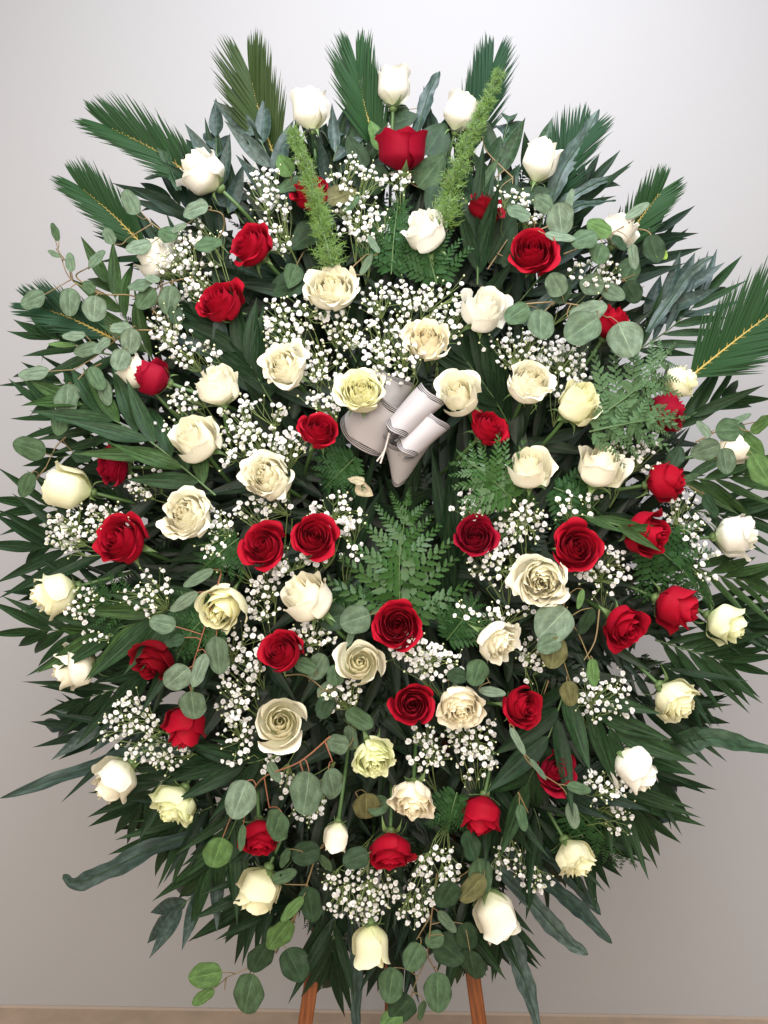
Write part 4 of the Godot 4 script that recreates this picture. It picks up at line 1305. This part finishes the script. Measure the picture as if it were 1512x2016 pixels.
func roses() -> void:
	# white and cream, from the top down
	rose(775, 172, 72, 88, 78, "bud", "white", -0.01, "topmost white rosebud, standing upright at the very top")
	rose(612, 217, 76, 95, 80, "bud", "white", -0.01, "white rosebud on a bare stem above the left foxtail plume")
	rose(908, 222, 72, 72, 72, "bud", "white", -0.015, "white rosebud partly behind the tip of the tall foxtail plume")
	rose(402, 340, 84, 138, 72, "cup", "white", 0.0, "white rose tilted up left in front of the upper left sago frond")
	rose(1066, 318, 74, 72, 72, "bud", "white", 0.0, "white rosebud at upper right beside a wavy blue-green leaf")
	rose(838, 457, 82, 122, 52, "cup", "white", 0.01, "creamy white rose below the red one, between plume and fern")
	rose(1222, 455, 66, 60, 70, "cup", "white", 0.0, "white rose half hidden behind eucalyptus stems at the right shoulder")
	rose(308, 510, 76, 120, 55, "cup", "white", -0.015, "white rose veiled by baby's breath at the left shoulder")
	rose(655, 573, 102, 95, 22, "full", "cream", 0.01, "wide front facing cream rose under the left foxtail plume")
	rose(952, 612, 90, 70, 35, "cup", "white", 0.01, "plump white rose right of centre above the ribbon")
	rose(840, 672, 88, 100, 20, "full", "peach", 0.01, "ruffled cream rose straight above the ribbon bow")
	rose(562, 722, 94, 130, 25, "full", "cream", 0.01, "ruffled cream rose with frilled petals left of the yellowish open rose")
	rose(432, 762, 82, 95, 62, "cup", "cream", 0.0, "cream rose seen from the side right of a small red one")
	rose(270, 735, 60, 130, 70, "bud", "cream", -0.005, "cream rose almost hidden behind the side-on red rose at left")
	rose(172, 805, 70, 120, 75, "bud", "cream", -0.012, "cream rose at left behind palm leaflets and a eucalyptus leaf")
	rose(712, 775, 98, 100, 18, "full", "yellow", 0.03, "yellowish open rose lying on the ribbon bow")
	rose(905, 776, 82, 130, 30, "cup", "cream", 0.02, "cream rose touching the right end of the ribbon bow")
	rose(1042, 756, 92, 75, 32, "full", "cream", 0.01, "large ruffled cream rose beneath the right-hand clump of baby's breath")
	rose(1137, 795, 84, 55, 48, "cup", "yellow", 0.01, "yellowish cream rose left of the greyish fern")
	rose(1338, 752, 62, 20, 70, "cup", "yellow", -0.01, "small yellowish rose at the foot of the big right sago frond")
	rose(387, 866, 92, 118, 40, "cup", "cream", 0.01, "cream rose with spiral heart above the glossy palm frond")
	rose(135, 958, 84, 165, 72, "bud", "yellow", -0.005, "pale yellowish rose on the left edge above baby's breath")
	rose(530, 938, 104, 140, 22, "full", "cream", 0.02, "frilled creamy white rose left of the centre with wavy petals")
	rose(1044, 925, 82, 95, 45, "cup", "cream", 0.015, "cup shaped cream rose right of the bright fern")
	rose(1182, 922, 88, 75, 58, "cup", "cream", 0.01, "cream rose with flared outer petals at the right of the cup shaped one")
	rose(1436, 887, 62, 10, 75, "bud", "cream", 0.008, "small white rose among olive eucalyptus leaves on the right edge")
	rose(370, 1015, 106, 120, 20, "full", "cream", 0.015, "wide cream rose between the large red rose and the centre left")
	rose(1447, 1055, 80, 5, 66, "cup", "white", 0.0, "white rose facing right at the right edge")
	rose(110, 1166, 84, 195, 68, "cup", "yellow", -0.005, "pale cream rose facing left on the left edge with baby's breath below")
	rose(1068, 1141, 106, 200, 16, "full", "cream", 0.03, "large frilled cream rose touching the front facing red rose")
	rose(437, 1196, 90, 250, 22, "cup", "yellow", 0.02, "yellowish cream rose with loose petals left of the side-on cream one")
	rose(607, 1178, 96, 128, 62, "cup", "cream", 0.015, "cream rose seen from the side with one petal hanging off")
	rose(1427, 1228, 76, 330, 62, "cup", "green", -0.01, "small yellow-green rose at the right edge below a red pair")
	rose(978, 1259, 88, 330, 42, "full", "cream", 0.01, "cream rose facing down right under the frilled one")
	rose(150, 1312, 86, 190, 68, "cup", "cream", -0.015, "pale rose half covered by a palm leaflet at lower left edge")
	rose(708, 1306, 86, 80, 18, "cup", "cream", 0.025, "creamy white front facing rose below left of the central red rose")
	rose(1328, 1375, 94, 315, 52, "full", "yellow", 0.0, "yellowish rose facing down right at the right")
	rose(905, 1386, 96, 280, 28, "full", "peach", 0.02, "open peach cream rose right of a round red one")
	rose(552, 1422, 98, 70, 20, "cup", "cream", 0.025, "largest cream rose with spiral heart at lower left")
	rose(735, 1488, 86, 300, 28, "full", "green", 0.02, "yellow-green rose below the centre")
	rose(1243, 1509, 90, 310, 70, "cup", "white", 0.0, "white rose facing down right beside the broad strap leaf")
	rose(228, 1533, 84, 225, 68, "cup", "cream", -0.005, "white rose facing down left above the frilled greenish one")
	rose(345, 1582, 92, 240, 55, "full", "green", 0.0, "frilled greenish white rose with torn petals at lower left")
	rose(812, 1571, 90, 262, 38, "full", "peach", 0.02, "cream rose facing down right above the red one that hangs down")
	rose(662, 1646, 52, 262, 80, "bud", "cream", 0.015, "small white rosebud hanging down near the bottom")
	rose(1130, 1686, 90, 300, 58, "full", "yellow", -0.005, "pale cream rose with crinkled petals at lower right")
	rose(510, 1750, 88, 245, 72, "cup", "yellow", 0.0, "pale rose facing down left above the trailing eucalyptus")
	rose(975, 1800, 92, 290, 76, "bud", "cream", 0.0, "large white rose facing down near the right easel leg")
	rose(728, 1860, 78, 268, 80, "bud", "yellow", 0.005, "lowest rose, a yellowish bud pointing straight down")
	# red, from the top down
	rose(795, 299, 86, 90, 74, "tub", "crimson", 0.0, "red rose seen from the side, topmost of the red ones")
	rose(615, 385, 80, 110, 45, "open", "red", -0.008, "red rose hidden behind the left foxtail plume")
	rose(955, 412, 72, 60, 50, "open", "dark", 0.0, "dark red rose half veiled by baby's breath right of the tall plume")
	rose(498, 486, 90, 140, 40, "open", "red", 0.01, "red rose facing up left, left of the foxtail plume")
	rose(1050, 501, 94, 120, 18, "open", "red", 0.01, "round front facing red rose at upper right")
	rose(438, 600, 94, 130, 38, "open", "red", 0.005, "red rose left of the wide cream one, facing up left")
	rose(1205, 640, 66, 60, 60, "cup", "red", -0.005, "red rose mostly hidden behind big eucalyptus leaves")
	rose(302, 742, 70, 160, 76, "cup", "crimson", 0.0, "small dark red rose seen from the side at left")
	rose(1310, 810, 72, 10, 66, "cup", "crimson", -0.01, "red rose with fern tips across it at the right")
	rose(628, 851, 78, 60, 35, "open", "red", 0.02, "red rose just left of the ribbon bow")
	rose(960, 846, 78, 45, 45, "open", "red", 0.0, "red rose right of the ribbon bow with a leaf across")
	rose(225, 918, 78, 180, 45, "open", "crimson", 0.0, "red rose under the glossy palm leaflets at left")
	rose(1308, 949, 74, 10, 60, "cup", "red", 0.005, "red rose facing right beside a green sepal, right of the flared cream one")
	rose(243, 1066, 106, 140, 30, "open", "red", 0.015, "large red rose at left with baby's breath on its shoulder")
	rose(523, 1076, 92, 130, 22, "open", "red", 0.02, "left one of the two red roses side by side near the middle")
	rose(617, 1061, 90, 60, 22, "open", "red", 0.02, "right one of the two red roses side by side near the middle")
	rose(937, 1061, 84, 110, 22, "open", "crimson", 0.0, "red rose right of the large central fern")
	rose(1134, 1081, 98, 90, 12, "open", "red", 0.025, "round red rose touching the large frilled cream one")
	rose(1270, 1052, 84, 345, 42, "cup", "red", 0.0, "red rose with a slim green leaf across its top at right")
	rose(783, 1233, 100, 100, 16, "open", "red", 0.02, "red rose directly below the central fern")
	rose(1227, 1231, 90, 320, 30, "open", "red", 0.01, "lower left one of the red pair at the right")
	rose(1330, 1194, 84, 335, 62, "cup", "red", 0.005, "upper right one of the red pair at the right, facing down right")
	rose(557, 1286, 88, 120, 35, "open", "red", 0.02, "red rose with baby's breath on top, left of the creamy white one")
	rose(303, 1297, 92, 240, 40, "open", "dark", 0.0, "dark red rose under a fern tip at lower left")
	rose(812, 1386, 84, 100, 8, "open", "red", 0.02, "small round red rose left of the open peach one")
	rose(1025, 1391, 84, 15, 32, "open", "red", 0.01, "red rose right of the open peach one, facing right")
	rose(365, 1428, 80, 262, 74, "cup", "red", 0.005, "side-on red rose under hanging eucalyptus leaves at lower left")
	rose(1092, 1521, 82, 60, 32, "open", "crimson", 0.02, "red rose half covered by a narrow leaf at lower right")
	rose(947, 1602, 78, 255, 70, "cup", "red", 0.005, "red rose facing down beside dark palm blades")
	rose(510, 1646, 84, 280, 48, "open", "red", 0.012, "red rose half hidden by round eucalyptus leaves near the bottom left")
	rose(768, 1673, 92, 268, 52, "open", "red", 0.02, "lowest red rose, hanging down above the baby's breath")

func sprays() -> void:
	gyp(523, 365, 38, 42, 26, 570, 520, 0.0, "baby's breath upper left of the foxtail-covered red rose")
	gyp(545, 450, 36, 48, 26, 600, 560, 0.0, "baby's breath between the upper left red rose and the plume")
	gyp(695, 355, 58, 42, 32, 700, 520, 0.0, "baby's breath right of the left plume at the height of the hidden red rose")
	gyp(710, 430, 52, 52, 38, 720, 560, 0.005, "baby's breath above the wide front facing cream rose")
	gyp(778, 358, 30, 22, 12, 790, 500, 0.0, "small tuft of baby's breath straight under the top red rose")
	gyp(385, 490, 62, 50, 46, 460, 620, 0.01, "baby's breath between the veiled white rose and a red one")
	gyp(330, 515, 32, 30, 14, 420, 620, 0.02, "thin baby's breath lying on the veiled white rose")
	gyp(390, 565, 34, 45, 28, 460, 650, 0.0, "baby's breath left of the red rose that faces up left")
	gyp(985, 398, 70, 22, 30, 1000, 520, 0.005, "baby's breath over the dark red rose right of the tall plume")
	gyp(1050, 420, 32, 26, 14, 1020, 540, 0.01, "baby's breath above the round red rose at upper right")
	gyp(1165, 535, 62, 36, 32, 1090, 640, 0.005, "baby's breath right of the round red rose at upper right")
	gyp(575, 615, 66, 36, 34, 640, 720, 0.01, "baby's breath left below the wide front facing cream rose")
	gyp(555, 670, 52, 42, 34, 640, 760, 0.0, "baby's breath directly above the frilled cream rose")
	gyp(632, 735, 42, 58, 40, 660, 840, 0.0, "baby's breath between the frilled cream and the yellowish open rose")
	gyp(690, 650, 48, 36, 26, 720, 760, 0.0, "baby's breath under the wide front facing cream rose")
	gyp(770, 590, 62, 32, 36, 800, 720, 0.005, "baby's breath between two cream roses above the bow")
	gyp(870, 585, 52, 40, 36, 850, 720, 0.005, "baby's breath left of the plump white rose")
	gyp(765, 690, 60, 66, 64, 790, 830, 0.02, "dense baby's breath right above the ribbon bow")
	gyp(875, 655, 36, 45, 18, 860, 760, 0.0, "thin baby's breath right of the ruffled rose above the bow")
	gyp(1035, 690, 72, 40, 54, 1040, 820, 0.01, "dense baby's breath above the large ruffled cream rose at right")
	gyp(1115, 725, 46, 52, 36, 1090, 840, 0.0, "baby's breath right of the large ruffled cream rose")
	gyp(335, 645, 42, 46, 36, 420, 740, 0.005, "baby's breath above the side-on red rose at left")
	gyp(385, 700, 42, 26, 22, 450, 800, 0.0, "baby's breath above the side-on cream rose at left")
	gyp(372, 790, 34, 30, 20, 440, 880, 0.0, "baby's breath above the spiral cream rose at left")
	gyp(330, 845, 26, 40, 14, 420, 920, 0.0, "few baby's breath blossoms left of the spiral cream rose")
	gyp(500, 815, 66, 38, 36, 540, 930, 0.005, "baby's breath between the side-on cream rose and the frilled one")
	gyp(545, 870, 72, 34, 42, 570, 980, 0.015, "baby's breath above the frilled creamy white rose")
	gyp(455, 880, 34, 34, 16, 520, 960, 0.0, "baby's breath right of the spiral cream rose")
	gyp(635, 790, 46, 26, 16, 660, 870, 0.0, "baby's breath above the red rose left of the bow")
	gyp(1245, 895, 62, 40, 38, 1200, 1000, 0.005, "baby's breath between the flared cream rose and the red one")
	gyp(285, 950, 40, 32, 16, 380, 1000, 0.01, "baby's breath under the red rose beneath the palm frond")
	gyp(175, 1030, 86, 34, 56, 290, 1080, 0.01, "dense baby's breath reaching left from the large red rose")
	gyp(115, 1065, 28, 36, 20, 260, 1100, 0.0, "tip of baby's breath at the left edge above the pale rose")
	gyp(660, 1015, 52, 42, 30, 640, 1120, 0.0, "baby's breath above right of the two side by side red roses")
	gyp(515, 1005, 60, 30, 22, 560, 1100, 0.0, "baby's breath below the frilled creamy white rose")
	gyp(425, 1060, 32, 56, 34, 500, 1150, 0.0, "baby's breath between the wide cream rose and the red pair")
	gyp(590, 1120, 70, 26, 24, 600, 1200, 0.005, "baby's breath under the two side by side red roses")
	gyp(690, 1060, 26, 56, 16, 680, 1160, 0.005, "few baby's breath blossoms left of the central fern")
	gyp(935, 995, 48, 26, 22, 960, 1100, 0.005, "baby's breath above the red rose right of the fern")
	gyp(1025, 1030, 46, 46, 40, 1030, 1140, 0.01, "baby's breath between the red rose by the fern and the round red one")
	gyp(975, 1110, 52, 42, 36, 1000, 1200, 0.005, "baby's breath left of the large frilled cream rose")
	gyp(1140, 990, 48, 32, 16, 1140, 1080, 0.0, "thin baby's breath above the round red rose at right")
	gyp(1190, 1125, 52, 48, 36, 1190, 1220, 0.005, "baby's breath right of the large frilled cream rose")
	gyp(1350, 1020, 42, 50, 28, 1300, 1110, 0.005, "baby's breath left of the white rose that faces right")
	gyp(1385, 1100, 32, 44, 14, 1310, 1130, 0.0, "few baby's breath blossoms under the white rose that faces right")
	gyp(300, 1165, 56, 46, 26, 400, 1220, 0.01, "thin baby's breath left of the yellowish rose with loose petals")
	gyp(165, 1190, 44, 32, 26, 280, 1220, 0.01, "baby's breath right of the pale rose on the left edge")
	gyp(190, 1250, 30, 24, 8, 280, 1250, 0.0, "few baby's breath blossoms above the half covered pale rose")
	gyp(520, 1175, 34, 50, 30, 540, 1270, 0.005, "baby's breath left of the side-on cream rose with hanging petal")
	gyp(618, 1250, 50, 28, 26, 620, 1320, 0.005, "baby's breath right above the red rose left of the creamy white one")
	gyp(480, 1285, 42, 52, 36, 520, 1360, 0.005, "baby's breath under the yellowish rose with loose petals")
	gyp(460, 1360, 36, 44, 28, 520, 1420, 0.0, "baby's breath left of the largest cream rose")
	gyp(465, 1450, 36, 54, 34, 540, 1530, 0.0, "baby's breath lower left of the largest cream rose")
	gyp(258, 1435, 50, 62, 56, 380, 1480, 0.005, "dense baby's breath left of the side-on red rose at lower left")
	gyp(330, 1490, 46, 26, 24, 420, 1510, 0.0, "baby's breath above the frilled greenish rose")
	gyp(800, 1272, 56, 30, 26, 850, 1360, 0.03, "baby's breath on the lower edge of the central red rose")
	gyp(868, 1310, 56, 30, 34, 880, 1390, 0.01, "baby's breath above the open peach rose")
	gyp(672, 1370, 36, 34, 22, 700, 1440, 0.015, "baby's breath below the creamy white front facing rose")
	gyp(970, 1205, 72, 20, 22, 990, 1290, 0.005, "baby's breath above the cream rose that faces down right")
	gyp(1050, 1300, 42, 42, 24, 1060, 1390, 0.0, "baby's breath above the red rose right of the peach one")
	gyp(930, 1470, 46, 70, 52, 940, 1580, 0.005, "baby's breath under the open peach rose")
	gyp(840, 1475, 42, 44, 28, 860, 1560, 0.005, "baby's breath right of the yellow-green rose")
	gyp(1200, 1370, 72, 48, 46, 1150, 1450, 0.01, "baby's breath left of the yellowish rose facing down right")
	gyp(1190, 1550, 46, 42, 34, 1120, 1600, 0.01, "baby's breath left of the white rose at lower right")
	gyp(1218, 1612, 26, 36, 12, 1130, 1620, 0.0, "few baby's breath blossoms standing clear at lower right")
	gyp(705, 1755, 72, 52, 72, 740, 1640, 0.01, "dense baby's breath above the lowest yellowish bud")
	gyp(860, 1720, 54, 54, 44, 880, 1620, 0.01, "baby's breath right of the lowest red rose")
	gyp(815, 1785, 42, 32, 20, 840, 1680, 0.0, "baby's breath under the lowest red rose")
	gyp(1000, 1700, 34, 34, 16, 1000, 1620, -0.01, "baby's breath above the large white rose facing down")
	gyp(1055, 1735, 30, 26, 14, 1020, 1640, -0.02, "few baby's breath blossoms left of the crinkled pale rose")
	gyp(610, 1580, 34, 46, 26, 660, 1500, 0.0, "baby's breath left of the small hanging bud")
	gyp(545, 1530, 34, 40, 16, 600, 1460, 0.0, "baby's breath below the largest cream rose")
